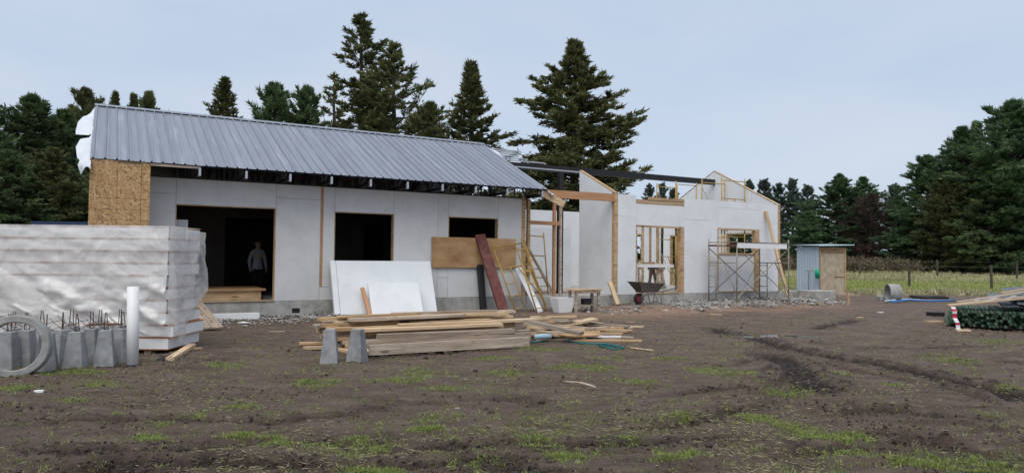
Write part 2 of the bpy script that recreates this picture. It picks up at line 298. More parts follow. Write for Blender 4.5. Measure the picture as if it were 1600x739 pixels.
def track_fields(x, y):
    dz = np.zeros_like(x); fresh = np.zeros_like(x)
    x = x + (fbm(x, y, 1.1, 91, 3) - .5) * .30; y = y + (fbm(x, y, 1.1, 92, 3) - .5) * .30
    clod = fbm(x, y, 11., 95, 4, .62)
    for pts, hw, dep, fr, tr in TRW:
        best = np.full(x.shape, 9e9); al = np.zeros_like(x); acc = 0
        for a, b in zip(pts[:-1], pts[1:]):
            dx, dy = b.x - a.x, b.y - a.y; l2 = dx * dx + dy * dy; ln = math.sqrt(l2)
            k = np.clip(((x - a.x) * dx + (y - a.y) * dy) / l2, 0, 1)
            d = np.hypot(x - a.x - k * dx, y - a.y - k * dy) ; u = d < best
            best = np.where(u, d, best); al = np.where(u, acc + k * ln, al); acc += ln
        d = best; fade = sst(0, .8, al) * sst(0, .8, acc - al)
        core = (1 - sst(hw * .5, hw, d)) * fade; rim = np.exp(-((d - hw * 1.25) / (hw * .4)) ** 2) * fade
        dz += -dep * core * .75 + dep * .55 * rim * (clod * 1.6 - .2)
        dz += core * (clod - .5) * (dep * .7 + .03)
        if tr: dz += core * np.sign(np.sin(al * 2 * math.pi / .17 + (best / hw) * 2.5)) * .022
        fresh = np.maximum(fresh, fr * np.clip(core * (.5 + clod) + rim * (clod - .35) * 2, 0, 1))
    return dz, fresh
PUD = G(1205, 522)
def base_h(x, y):
    x = np.asarray(x, float); y = np.asarray(y, float)
    s = (x - P0.x) * DV.x + (y - P0.y) * DV.y; t = (x - P0.x) * NV.x + (y - P0.y) * NV.y
    h = (fbm(x, y, .35, 3, 3) - .5) * .10
    h += sst(34, 70, y) * .55 + sst(60, 110, y) * .6
    h += .14 * sst(8.4, 10, s) * (1 - sst(19, 21, s)) * sst(-2.6, -.9, t)
    h += .06 * sst(-2.0, -.6, t) * sst(-4, -2, s) * (1 - sst(7, 9, s))
    return h
def hz(x, y): return float(base_h(np.array([x]), np.array([y]))[0])
def full_h(x, y):
    dz, fr = track_fields(x, y)
    n1 = fbm(x * .6, y * 1.5, 3.0, 21, 4, .55) - .5; n2 = np.abs(fbm(x, y, 11., 41, 3, .6) - .5); lum = sst(.52, .72, fbm(x, y, .9, 61, 3))
    near = 1 - sst(24, 40, y)
    h = base_h(x, y) + near * (n1 * .07 + (n2 - .12) * .10 * (.4 + lum) + (fbm(x, y, 24., 43, 3) - .5) * .030) + dz
    pd = np.hypot((x - PUD.x) / 1.25, (y - PUD.y) / .55); k = np.exp(-pd ** 4); h = h * (1 - k) + (base_h(x, y) - .045 + (fbm(x, y, 2.5, 55, 3) - .5) * .05) * k
    return h, fr
YS = [-60, -30, -12, -5, -1, 1.5]; yy = 2.6
while yy < 700: YS.append(yy); yy += max(.016, yy * yy / 1056 * .62) if yy < 30 else yy * .03
YS = np.array(YS); NU = 860
u = np.linspace(-1, 1, NU); ext = np.array([1.04, 1.1, 1.2, 1.4, 1.8, 2.6, 4.5, 9.])
u = np.concatenate([-ext[::-1], u, ext])
Yg, Ug = np.meshgrid(YS, u, indexing='ij'); hw_ = .8 * np.maximum(Yg, 0) + 2.2
Xg = Ug * hw_
Zg, FR = full_h(Xg, Yg)
def grass_field(x, y):
    g = sst(.53, .66, fbm(x, y * 1.25, .75, 71, 4, .55)) * sst(.35, .6, fbm(x, y, 4., 77, 3))
    return g
PATCH = [(550, 692, .55), (620, 592, .55), (500, 598, .45), (655, 582, .5), (290, 595, .28), (350, 572, .4), (160, 600, .4), (115, 625, .35), (110, 585, .6), (30, 612, .4), (270, 562, .3),
         (910, 573, .7), (1000, 595, .5), (765, 560, .5), (780, 580, .5), (700, 605, .4), (1068, 655, .28), (970, 688, .25), (840, 690, .4), (900, 705, .4), (745, 717, .3), (590, 735, .45), (370, 635, .3),
         (1240, 672, .4), (1310, 685, .4), (1310, 710, .35), (1230, 613, .5), (1160, 537, .4), (1310, 585, .35), (1480, 560, .8), (1550, 535, .9), (1400, 604, .3), (1560, 610, .5), (1430, 722, .35), (1130, 580, .8),
         (430, 690, .25), (250, 660, .2), (280, 650, .2), (310, 648, .2), (670, 655, .2), (840, 650, .2), (660, 668, .22), (365, 678, .25), (430, 686, .3), (1070, 710, .3), (1180, 655, .25), (230, 680, .25), (150, 720, .3), (1550, 735, .4), (740, 545, .5), (840, 545, .6), (940, 560, .5), (1040, 560, .4)]
PW = [(G(a, b), r * .62) for a, b, r in PATCH]
def patch_field(x, y):
    g = np.zeros_like(x); wob = fbm(x, y, 3.5, 81, 3)
    for p, r in PW: g = np.maximum(g, 1 - sst(.35, 1.0, np.hypot((x - p.x) / (r * 1.25), (y - p.y) / r) + (wob - .5) * 1.3))
    return g
GR = np.clip(grass_field(Xg, Yg) * .3 + patch_field(Xg, Yg) * .8, 0, 1) * (1 - FR)
Sg = (Xg - P0.x) * DV.x + (Yg - P0.y) * DV.y; Tg = (Xg - P0.x) * NV.x + (Yg - P0.y) * NV.y
CLAY = np.exp(-((Tg + 1.8) / 1.5) ** 2) * sst(5, 8, Sg) * (1 - sst(15, 20, Sg)) * sst(.3, .6, fbm(Xg, Yg, .8, 83, 3) + .12)
FIELD = np.clip(sst(31, 35, Yg + (fbm(Xg, Yg, .3, 85, 2) - .5) * 5) , 0, 1)
vs = np.stack([Xg.ravel(), Yg.ravel(), Zg.ravel()], 1)
nr, nc = Xg.shape; idx = np.arange(nr * nc).reshape(nr, nc)
fs = np.stack([idx[:-1, :-1], idx[:-1, 1:], idx[1:, 1:], idx[1:, :-1]], -1).reshape(-1, 4)
def npmesh(name, v, f, mats, attrs=None, smooth=False):
    me = bpy.data.meshes.new(name); k = f.shape[1]
    me.vertices.add(len(v)); me.vertices.foreach_set('co', np.asarray(v, np.float32).ravel())
    me.loops.add(f.size); me.loops.foreach_set('vertex_index', f.astype(np.int32).ravel())
    me.polygons.add(len(f)); me.polygons.foreach_set('loop_start', np.arange(len(f), dtype=np.int32) * k)
    me.polygons.foreach_set('use_smooth', np.full(len(f), smooth))
    for mt in (mats if isinstance(mats, list) else [mats]): me.materials.append(mt)
    for kx, a in (attrs or {}).items():
        at = me.attributes.new(kx, 'FLOAT', 'POINT'); at.data.foreach_set('value', np.asarray(a, np.float32).ravel())
    me.update(calc_edges=True); me.validate(); return me
def ground_mat():
    m, t, b, N, L = nodes('mud')
    def att(n): a = N('ShaderNodeAttribute'); a.attribute_name = n; return a.outputs['Fac']
    geo = N('ShaderNodeNewGeometry')
    def noise(s, d=6, vec=None, ro=.6):
        n = N('ShaderNodeTexNoise'); n.inputs['Scale'].default_value = s; n.inputs['Detail'].default_value = d; n.inputs['Roughness'].default_value = ro; L(vec or geo.outputs['Position'], n.inputs['Vector']); return n.outputs['Fac']
    mp = N('ShaderNodeMapping'); mp.inputs['Scale'].default_value = (.5, 1.6, 1); L(geo.outputs['Position'], mp.inputs[0])
    r1 = ramp(N, [(.30, (.062, .040, .029)), (.46, (.138, .094, .072)), (.66, (.228, .166, .130))]); L(noise(2.6, 12, mp.outputs[0], .76), r1.inputs[0])
    def mixc(f, a, bcol):
        x = N('ShaderNodeMixRGB'); (L(f, x.inputs[0]) if not isinstance(f, float) else setattr(x.inputs[0], 'default_value', f)); L(a, x.inputs[1])
        (L(bcol, x.inputs[2]) if not isinstance(bcol, tuple) else setattr(x.inputs[2], 'default_value', (*bcol, 1))); return x.outputs[0]
    def mul(a, k):
        x = N('ShaderNodeMath'); x.operation = 'MULTIPLY'; x.use_clamp = True; L(a, x.inputs[0]); (L(k, x.inputs[1]) if not isinstance(k, float) else setattr(x.inputs[1], 'default_value', k)); return x.outputs[0]
    c = r1.outputs[0]
    rs = ramp(N, [(.52, (0, 0, 0)), (.72, (1, 1, 1))]); L(noise(26, 4), rs.inputs[0]); rp = ramp(N, [(.42, (0, 0, 0)), (.62, (1, 1, 1))]); L(noise(.9, 4), rp.inputs[0])
    c = mixc(mul(mul(rs.outputs[0], rp.outputs[0]), .55), c, (.17, .14, .085))            # straw and dead grass bits
    cl = ramp(N, [(.3, (.24, .135, .088)), (.7, (.38, .25, .18))]); L(noise(3, 6), cl.inputs[0]); c = mixc(mul(att('clay'), 1.1), c, cl.outputs[0])
    gc = ramp(N, [(.35, (.11, .12, .04)), (.65, (.20, .20, .08))]); L(noise(9, 5), gc.inputs[0]); c = mixc(mul(att('green'), .6), c, gc.outputs[0])
    c = mixc(mul(att('fresh'), 1.25), c, (.034, .022, .017))
    fc = ramp(N, [(.35, (.19, .22, .07)), (.5, (.27, .27, .11)), (.7, (.38, .33, .18))]); L(noise(.5, 7), fc.inputs[0]); c = mixc(att('field'), c, fc.outputs[0])
    L(c, b.inputs['Base Color'])
    rr = N('ShaderNodeMapRange'); rr.inputs[1].default_value = .35; rr.inputs[2].default_value = .65; rr.inputs[3].default_value = .62; rr.inputs[4].default_value = .95; L(noise(1.3, 5), rr.inputs[0]); L(rr.outputs[0], b.inputs['Roughness']); b.inputs['Specular IOR Level'].default_value = .35
    bp = N('ShaderNodeBump'); bp.inputs['Strength'].default_value = 1.; bp.inputs['Distance'].default_value = .07; L(noise(22, 10, None, .8), bp.inputs['Height']); L(bp.outputs[0], b.inputs['Normal'])
    return m
gme = npmesh('ground', vs, fs, ground_mat(), dict(green=GR, fresh=FR, clay=CLAY, field=FIELD), True)
tag(link('ground', gme), 'muddy brown building plot with ruts and grass patches', 'ground', kind='structure')

# puddle
mp_, tp_, bp_, Np_, Lp_ = nodes('puddle_water'); bp_.inputs['Base Color'].default_value = (.06, .055, .05, 1); bp_.inputs['Roughness'].default_value = .08; bp_.inputs['Specular IOR Level'].default_value = .6
mb = MB(); n_ = 40
pts_ = []
for k in range(n_):
    a = 2 * math.pi * k / n_; rr = 1 + .22 * math.sin(3 * a + 1) + .15 * math.sin(7 * a)
    pts_.append((PUD.x + 1.15 * rr * math.cos(a), PUD.y + .42 * rr * math.sin(a) - .12 * math.cos(a), hz(PUD.x, PUD.y) - .040))
mb.add(pts_, [tuple(range(n_))]); tag(mb.build('puddle', mp_), 'shallow puddle lying in a rut', 'puddle', kind='structure')

# ---------------------------------------------------------------- the roofed house (local x along the front, y to the back)
house = thing('unfinished_house', 'long unfinished house with grey ribbed metal roof and pale board walls', 'house', P0, ANG)
FZ, WT = .42, 3.2
S0, S1 = -3.25, 6.27
EZ, ES0, ES1, ET = 3.42, -4.35, 6.62, -.8       # eave
RT, RZ = 3.1, 5.2                                # ridge
BT = 6.2                                         # back wall
mb = MB(); mb.box(S0 - 1.0, 6.45, .0, 6.3, -.3, FZ - .004); mb.build('foundation', M['concrete'], house, bevel=.012)
mb = MB(); mb.box(-.12, .06, -.004, .02, .13, .24); mb.build('vent_hole', M['black'], house)
def hole_wall(mb, s0, s1, z0, z1, t0, t1, holes, m=0):
    xs = sorted({s0, s1} | {h[0] for h in holes} | {h[1] for h in holes})
    for a, b in zip(xs[:-1], xs[1:]):
        cuts = sorted((h[2], h[3]) for h in holes if h[0] <= a + 1e-6 and h[1] >= b - 1e-6); z = z0
        for c0, c1 in cuts:
            if c0 > z + 1e-4: mb.box(a, b, t0, t1, z, c0, m)
            z = c1
        if z < z1 - 1e-4: mb.box(a, b, t0, t1, z, z1, m)
OPA, OPB, OPC = (-2.70, -.54, FZ, 2.62), (.87, 2.42, 1.37, 2.60), (3.97, 5.50, 1.37, 2.60)
mb = MB(); hole_wall(mb, S0, S1, FZ, WT, .03, .14, [OPA, OPB, OPC]); mb.build('wall_core', M['core'], house)
def boards(parent, lst, t0=0., t1=.026, g=.004, mat='board'):
    for a, b, z0, z1 in lst:
        mb = MB(); j = random.uniform(-.002, .003); mb.box(a + g / 2, b - g / 2, t0 - j, t1 + .003, z0 + g / 2, z1 - g / 2); mb.build('wall_board', M[mat], parent)
boards(house, [(S0, -2.70, FZ, 2.85), (S0, -2.70, 2.85, WT), (-2.70, -.54, 2.62, WT), (-.54, .52, FZ, 2.87), (-.54, .52, 2.87, WT),
               (.52, .87, FZ, .74), (.585, .87, .74, WT), (.87, 2.42, 2.60, WT), (.87, 2.42, FZ, 1.37), (2.42, 3.66, FZ, WT), (3.66, 3.97, FZ, .95), (3.66, 3.97, .95, WT),
               (3.97, 5.50, 2.60, WT), (3.97, 5.50, FZ, 1.37), (5.50, S1, FZ, WT)], g=.007)
mb = MB(); mb.box(.522, .583, .012, .03, .745, WT); mb.build('joint_strip', M['redwood'], house)
for nm, (a, b, z0, z1) in (('door_frame', OPA), ('window_frame', OPB), ('window_frame', OPC)):
    mb = MB(); e = .018
    mb.box(a, a + e, .006, .15, z0 + e, z1 - e); mb.box(b - e, b, .006, .15, z0 + e, z1 - e); mb.box(a, b, .006, .15, z1 - e, z1); mb.box(a, b, .006 if nm != 'door_frame' else -.03, .15, z0, z0 + e)
    mb.build(nm, M['wood'], house)
mb = MB(); mb.box(S1 + .004, S1 + .13, .0, .14, FZ, 3.3); mb.build('end_post', M['wood'], house)
mb = MB(); mb.box(S1 + .22, S1 + .30, .02, .12, FZ, 3.2); mb.build('end_post', M['wood'], house)
# shell: end walls, back wall, partition, ceiling
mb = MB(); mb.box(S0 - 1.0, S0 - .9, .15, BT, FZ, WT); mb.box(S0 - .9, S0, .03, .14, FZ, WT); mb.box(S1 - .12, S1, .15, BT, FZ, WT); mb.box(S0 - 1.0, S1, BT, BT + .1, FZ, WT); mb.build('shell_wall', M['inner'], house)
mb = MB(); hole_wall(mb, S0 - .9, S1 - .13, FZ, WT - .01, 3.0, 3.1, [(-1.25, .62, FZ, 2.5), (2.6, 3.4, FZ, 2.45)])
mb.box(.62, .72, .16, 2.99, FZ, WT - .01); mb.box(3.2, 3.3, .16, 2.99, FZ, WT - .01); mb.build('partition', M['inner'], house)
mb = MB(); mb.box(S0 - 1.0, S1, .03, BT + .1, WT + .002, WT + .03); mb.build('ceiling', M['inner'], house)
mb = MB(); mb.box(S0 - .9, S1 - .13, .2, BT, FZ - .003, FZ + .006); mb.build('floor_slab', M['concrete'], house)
# osb block at the left end
osb = MB().box(ES0 + .02, -3.262, ET + .02, -.01, .0, EZ - .02).build('corner_block', M['core'], house)
rows = [.02, .97, 1.98, 2.19, 2.41, 2.63, EZ - .005]; cols_ = [ES0 + .0, -3.86, -3.42, -3.255]
for i in range(len(rows) - 1):
    for j in range(3):
        if i in (2, 3) and j == 0: pass
        MB().box(cols_[j] + .002, cols_[j + 1] - .003 - (.004 if j == 1 else 0), ET - .004 * ((i + j) % 2), ET + .022, rows[i] + .003, rows[i + 1] - .003).build('strand_board', M['osb'], osb)
# roof
slope = math.hypot(RT - ET, RZ - EZ); pitch = math.atan2(RZ - EZ, RT - ET)
roofp = MB()
roofp.add([(ES0, ET + .02, EZ - .035), (ES1, ET + .02, EZ - .035), (ES1, RT, RZ - .035), (ES0, RT, RZ - .035)], [(0, 1, 2, 3)])
roofp.prism([(RT, RZ), (2 * RT - ET, EZ), (2 * RT - ET, EZ - .03), (RT, RZ - .03)], 'x', ES0, ES1)
roofp.prism([(.2, WT + .04), (RT, RZ - .08), (BT - .1, WT + .04)], 'x', ES0 + .12, ES0 + .16)
roof = roofp.build('roof', M['slate'], house)
NP = 52; pw = (ES1 - ES0) / NP
mb = MB(); prof = [(0, 0), (.035, .0), (.047, .032), (.063, .032), (.075, 0), (pw * .55, 0), (pw * .58, .006), (pw * .62, .006), (pw * .65, 0), (pw, 0)]
nseg = 4
for k in range(nseg + 1):
    for x, z in prof: mb.v.append((x, slope * k / nseg, z))
for k in range(nseg):
    for i in range(len(prof) - 1): a = k * len(prof) + i; mb.f.append((a, a + 1, a + 1 + len(prof), a + len(prof))); mb.m.append(0)
sheet = mb.mesh('roof_sheet', M['roof'])
for k in range(NP):
    o = link('roof_sheet', sheet, roof); ov = random.uniform(-.012, .012)
    o.location = (ES0 + k * pw, ET - .03 + ov * math.cos(pitch), EZ - .004 + ov * .4 + random.uniform(0, .004)); o.rotation_euler = (pitch, 0, 0)
MB().prism([(RT - .14, RZ - .015), (RT, RZ + .055), (RT + .14, RZ - .015), (RT, RZ + .045)], 'x', ES0, ES1).build('ridge_cap', M['roof'], roof)
MB().bar((ES0, ET + .01, EZ - .045), (-2.3, ET + .01, EZ - .045), .02, .05).build('eave_board', M['oldwood'], roof)
# torn white membrane at both ends of the roof
def flap(parent, pts, name='membrane_flap', seed=0, sx=-1):
    me = MB(); n = len(pts); k = 5
    for i, (y0, z0, wd) in enumerate(pts):
        for j in range(k + 1):
            f = j / k; me.v.append((ES0 + .02 + sx * wd * f if sx < 0 else ES1 - .02 + wd * f, y0 + .05 * math.sin(i * 2.1 + f * 5 + seed), z0 - .12 * f * f + .05 * math.sin(i * 1.7 + f * 4 + seed)))
    for i in range(n - 1):
        for j in range(k): a = i * (k + 1) + j; me.f.append((a, a + 1, a + k + 2, a + k + 1)); me.m.append(0)
    return me.build(name, M['membrane'], parent, True)
def rp(f): return ET + (RT - ET) * f, EZ + (RZ - EZ) * f - .03
flap(roof, [(*rp(.97), .04), (*rp(.92), .16), (*rp(.82), .25), (*rp(.72), .33), (*rp(.62), .36), (*rp(.5), .34), (*rp(.455), .08)])
flap(roof, [(*rp(.44), .05), (*rp(.38), .24), (*rp(.27), .30), (*rp(.15), .26), (*rp(.06), .2), (*rp(-.04), .22), (rp(-.04)[0] - .02, rp(-.04)[1] - .12, .16)], seed=2)
flap(roof, [(*rp(.99), .3), (*rp(.93), .42), (*rp(.83), .44), (*rp(.74), .36), (*rp(.66), .08)], seed=3, sx=1)
flap(roof, [(*rp(.30), .03), (*rp(.22), .14), (*rp(.1), .22), (*rp(.0), .28), (*rp(-.03), .05)], seed=4, sx=1)
# trusses
tm = MB(); c_, s_ = math.cos(pitch), math.sin(pitch)
tm.bar((0, ET + .04, EZ - .075), (0, RT, RZ - .085), .05, .07, m=0); tm.bar((0, RT, RZ - .085), (0, 2 * RT - ET, EZ - .075), .05, .07, m=0)
tm.bar((0, ET + .04, WT + .06), (0, 2 * RT - ET, WT + .06), .05, .07, m=0)
tm.bar((.0, ET + .03, WT + .0), (.0, ET + .03, EZ - .05), .045, .10, m=1)
for y0, y1 in ((-.45, .1), (.1, .1), (.75, .1), (.75, .75), (.75, 1.5), (1.5, 1.5), (1.5, 2.3), (2.3, 2.3), (3.1, 3.1), (3.9, 3.1), (3.9, 3.9), (4.7, 3.9)):
    def top(y): return EZ - .08 + (RZ - EZ) * ((y - ET) / (RT - ET) if y <= RT else (2 * RT - ET - y) / (RT - ET))
    tm.bar((.01, y1, WT + .06), (.01, y0, top(y0)), .035, .05, m=2)
trm = tm.mesh('roof_truss', [M['black'], M['galv'], M['dgalv']])
for k in range(10):
    o = link('roof_truss', trm, house); o.location = (-2.31 + k * .955 if k < 9 else 6.45, 0, 0)
for f in (.16, .38, .6, .8, .96):
    y, z = rp(f); z -= .012
    MB().bar((ES0 + .1, y, z - .02), (ES1 + .02, y, z - .02), .05, .035).build('purlin', M['galv'], house)
for f, se in ((.955, 7.95), (.91, 7.6), (.86, 8.05), (.8, 7.5), (.74, 7.7), (.68, 8.2), (.52, 9.15)):
    y, z = rp(f); MB().bar((ES1 + .03, y, z - .03), (se, y, z - .03), .05, .035).build('purlin', M['galv'], house)
MB().tube([(-1.2, .2, 3.42), (1.5, .22, 3.40), (3.5, .2, 3.43), (6.2, .2, 3.39)], .009, 6).build('conduit', M['rust'], house)
MB().bar((ES1 - .2, ET + .12, 3.37), (ES1 + .52, ET - .06, 3.02), .07, .19).build('rafter_tail', M['freshwood'], house)
MB().bar((6.4, -.72, 3.24), (6.4, .5, 3.24), .05, .08).build('outrigger', M['black'], house)

# ---------------------------------------------------------------- the roofless wing
wing = thing('unfinished_house_wing', 'roofless wing of pale panels with black ridge beam and open gable', 'house', P0, ANG)
A0, A1, WZ = 9.62, 17.22, 3.53
mb = MB(); mb.box(6.46, A1 + .1, .0, 6.3, -.3, .398); mb.build('foundation', M['concrete'], wing, bevel=.012)
MB().box(A1 + .11, 18.5, .06, 2.2, -.3, .40).build('foundation', M['concrete'], wing, bevel=.012)
MB().box(18.25, 19.35, -.75, .05, -.3, .42).build('foundation', M['concrete'], wing, bevel=.015)
OPD, OPE = (10.47, 12.52, .40, 2.58), (14.05, 16.12, .40, 2.60)
mb = MB(); hole_wall(mb, A0 + .13, A1 - .12, .40, WZ - .03, .03, .14, [OPD, OPE, (10.47, 12.55, 3.26, WZ - .03)]); mb.build('wall_core', M['core'], wing)
boards(wing, [(A0 + .13, 10.47, .40, 2.84), (A0 + .13, 10.47, 2.84, WZ), (10.47, 12.52, 2.58, 3.26), (12.52, 13.72, .40, 2.84), (12.52, 13.72, 2.84, WZ), (13.72, 14.05, .40, WZ), (14.05, 16.12, 2.60, 3.30), (14.05, 16.12, 3.30, WZ),
              (16.12, A1 - .12, .40, 2.84), (16.12, A1 - .12, 2.84, WZ)], mat='white')
MB().box(10.48, 12.51, .0, .06, 3.265, 3.40).build('header_board', M['freshwood'], wing)
MB().box(11.0, 12.51, -.02, .05, 3.405, WZ - .04).build('header_board', M['wood'], wing)
boards(wing, [(14.15, 16.02, .42, 1.70)], .06, .085, mat='white')
MB().box(14.15, 16.02, .09, .14, .42, 1.70).build('infill_core', M['core'], wing)
for (a, b, z0, z1) in (OPD, OPE):
    mb = MB(); e = .09
    mb.box(a, a + .05, -.004, .15, z0, z1); mb.box(b - (.14 if a < 12 else .2), b, -.004, .15, z0, z1); mb.box(a + .05, b - .2, .0, .14, z1 - .05, z1); mb.box(a + .05, b - .2, -.02, .14, z0, z0 + .035)
    mb.build('door_frame', M['wood'], wing)
mb = MB(); mb.box(14.1, 15.92, .02, .13, 1.705, 1.75); mb.build('sill', M['wood'], wing)
# corner posts
MB().box(A0, A0 + .126, -.002, .128, .40, WZ).build('corner_post', M['wood'], wing)
MB().box(A1 - .117, A1 - .002, -.004, .128, .40, WZ).build('corner_post', M['wood'], wing)
# return wall (its raking top follows the roof pitch)
sl_ = .47
mb = MB()
for nm, (t0, t1) in (('a', (.135, .64)), ('b', (.645, 1.88))):
    m2 = MB(); m2.prism([(t0, .40), (t1, .40), (t1, WZ + sl_ * t1), (t0, WZ + sl_ * t0)], 'x', A0 + .0, A0 + .02); m2.build('wall_board', M['white'], wing)
MB().prism([(.135, .40), (1.88, .40), (1.88, WZ + sl_ * 1.88 - .05), (.135, WZ - .0)], 'x', A0 + .024, A0 + .10).build('wall_core', M['core'], wing)
MB().bar((A0 + .06, .0, WZ + .02), (A0 + .06, 1.88, WZ + .02 + sl_ * 1.88), .12, .04).build('rake_plate', M['wood'], wing)
# far gable
gz = WZ + .5 * RT - .05
for t0, t1 in ((.13, 1.22), (1.22, 2.44), (2.44, RT), (RT, 3.66), (3.66, 4.88), (4.88, 6.06)):
    def gt(t): return WZ + .5 * (t if t <= RT else 2 * RT - t) - .03
    MB().prism([(t0 + .004, 2.55), (t1 - .004, 2.55), (t1 - .004, gt(t1)), (t0 + .004, gt(t0))], 'x', A1 - .115, A1 - .09).build('wall_board', M['white'], wing)
MB().prism([(.13, 2.55), (6.07, 2.55), (6.07, WZ), (RT, gz + .01), (.13, WZ)], 'x', A1 - .085, A1 - .004).build('wall_core', M['core'], wing)
for t0, t1, z0, z1 in ((.135, .95, .40, 2.545), (.955, 2.445, .40, 1.2), (2.45, 4.65, .40, 2.545), (5.65, 6.065, .40, 2.545)):
    MB().box(A1 - .115, A1 - .09, t0, t1, z0, z1).build('wall_board', M['white'], wing); MB().box(A1 - .085, A1 - .004, t0, t1, z0, z1).build('wall_core', M['core'], wing)
for t0, t1, z0 in ((.955, 2.445, 1.205), (4.655, 5.645, .40)):
    mb = MB(); mb.box(A1 - .12, A1, t0, t0 + .05, z0 + .05, 2.49); mb.box(A1 - .12, A1, t1 - .05, t1, z0 + .05, 2.49); mb.box(A1 - .12, A1, t0, t1, 2.495, 2.545); mb.box(A1 - .12, A1, t0, t1, z0, z0 + .045); mb.build('window_frame', M['wood'], wing)
for a, b in (((.0, WZ + .0), (RT, gz + .05)), ((RT, gz + .05), (6.2, WZ + .0))):
    MB().bar((A1 - .06, a[0], a[1]), (A1 - .06, b[0], b[1]), .13, .024).build('rake_plate', M['freshwood'], wing)
# back wall with openings and studs
mb = MB(); hole_wall(mb, 9.3, A1 - .13, .40, 3.4, BT, BT + .11, [(10.4, 11.5, 1.3, 2.6), (13.2, 14.2, .40, 2.6), (15.2, 16.1, 1.1, 2.6)]); mb.build('back_wall', M['white'], wing)
for a, b, z0 in ((10.4, 11.5, 1.3), (13.2, 14.2, .4), (15.2, 16.1, 1.1)):
    mb = MB()
    mb.box(a, a + .07, BT - .02, BT + .1, z0, 2.6); mb.box(b - .07, b, BT - .02, BT + .1, z0, 2.6); mb.box(a, b, BT - .02, BT + .1, 2.53, 2.6); mb.box(a, b, BT - .02, BT + .1, z0, z0 + .05); mb.build('window_frame', M['wood'], wing)
for s in (11.0, 14.05, 14.5): MB().box(s, s + .05, BT - .06, BT - .025, .4, 2.62).build('stud', M['freshwood'], wing)
for t in (1.5, 1.9, 2.3): MB().box(12.7, 12.78, t, t + .05, .4, 2.8).build('stud', M['freshwood'], wing)
MB().box(12.7, 12.78, 1.3, 2.55, 2.805, 2.88).build('stud_plate', M['freshwood'], wing)
# ridge beam and posts in the gap
MB().bar((7.3, RT, 4.60), (A1 - .12, RT, 4.62), .12, .21).build('ridge_beam', M['black'], wing)
MB().box(8.3, 8.45, 1.1, 1.25, .40, 4.2).build('steel_post', M['black'], wing)
MB().bar((7.0, .07, 3.395), (A0 - .003, .07, 3.405), .11, .23).build('lintel', M['redwood'], wing)
MB().bar((6.58, .07, 2.53), (7.62, .07, 2.53), .07, .11).build('cross_beam', M['redwood'], wing)
MB().box(7.44, 7.52, .115, .19, .40, 3.27).build('stud', M['redwood'], wing)
MB().box(7.62, 7.68, .03, .11, .40, 3.27).build('stud', M['oldwood'], wing)
# pale walls behind the gap
for t0, t1 in ((8.6, 9.9), (9.9, 11.2)):
    MB().box(t0 + .003, t1 - .003, 4.6, 4.7, .40, 2.62).build('wall_board', M['white'], wing)
MB().prism([(6.6, .40), (9.6, .40), (9.6, 2.9), (8.3, 4.0), (6.6, 2.75)], 'y', 7.2, 7.3).build('rear_gable', M['white'], wing)
MB().bar((6.6, 2.2, .42), (9.3, 1.6, .42), .9, .04).build('floor_sheet', M['oldwood'], wing)

# ---------------------------------------------------------------- planks
PL = {}
def plank_mesh(Ln, w_, h, mat, seed):
    key = (round(Ln, 1), w_, h, mat, seed % 3)
    if key in PL: return PL[key]
    r = random.Random(seed); mb = MB(); n = 3; bow = r.uniform(-.006, .006); c = []
    for k in range(n + 1):
        x = Ln * k / n; d = bow * math.sin(math.pi * k / n); e = r.uniform(-.003, .003); xx = x + (r.uniform(-.008, .008) if k in (0, n) else 0)
        mb.v += [(xx, -w_ / 2 + d, 0), (xx, w_ / 2 + d + e, 0), (xx, w_ / 2 + d + e, h), (xx, -w_ / 2 + d, h + e * .3)]
    for k in range(n):
        for j in range(4): a = k * 4; mb.f.append((a + j, a + (j + 1) % 4, a + 4 + (j + 1) % 4, a + 4 + j)); mb.m.append(0)
    mb.f += [(3, 2, 1, 0), (n * 4, n * 4 + 1, n * 4 + 2, n * 4 + 3)]; mb.m += [0, 0]
    PL[key] = mb.mesh('plank', M[mat]); return PL[key]
def plank(p, ang, Ln, w_, h, mat, label, group=None, tilt=0, roll=0, name='plank', cat='plank'):
    o = link(name, plank_mesh(Ln, w_, h, mat, random.randint(0, 99))); o.location = p; o.rotation_euler = (roll, -tilt, ang)
    return tag(o, label, cat, group)
# long pile: local frame u along the stack, v to the back
PO = G(580, 561); PA = ANG - R(1)
def PP(u, v, z): return Vector((PO.x + u * math.cos(PA) - v * math.sin(PA), PO.y + u * math.sin(PA) + v * math.cos(PA), z + .015))
gl = 'planks of the long lumber pile'
COMMON = 'rough sawn plank lying in the middle layers of the long lumber pile'
def lp(u, v, z, Ln, w_, h, mat, label, da=0, tilt=0):
    if label is COMMON:
        tier = ['bottom', 'second', 'third', 'fourth', 'fourth'][min(4, int((z - .03) / .05))]
        label = dict(oldwood='weathered grey', wood='honey coloured', freshwood='pale fresh')[mat] + f' plank in the {tier} tier of the lumber pile, ' + ('near its front' if v < 1.05 else 'in its middle' if v < 1.45 else 'towards its back')
    u += .42 * v if v > .5 else 0
    return plank(PP(u, v, z), PA + R(da + random.uniform(-1.8, 1.8)), Ln, w_, h, mat, label, gl, tilt)
for k, u in enumerate((.25, 1.3, 2.2)): plank(PP(u, .12, -.02), PA + R(90), 1.9, .10, .055, 'oldwood', ['short bearer under the left end of the lumber pile', 'bearer under the middle of the lumber pile', 'bearer under the right end of the lumber pile'][k], 'bearers under the lumber pile', name='timber_bearer', cat='timber')
z0 = .035
lp(-.02, .05, z0, 2.72, .05, .15, 'oldwood', 'wide grey plank on edge along the front foot of the lumber pile')
lp(-.25, .32, z0, 2.6, .30, .04, 'wood', 'broad orange board lying low behind the front plank of the pile', 1)
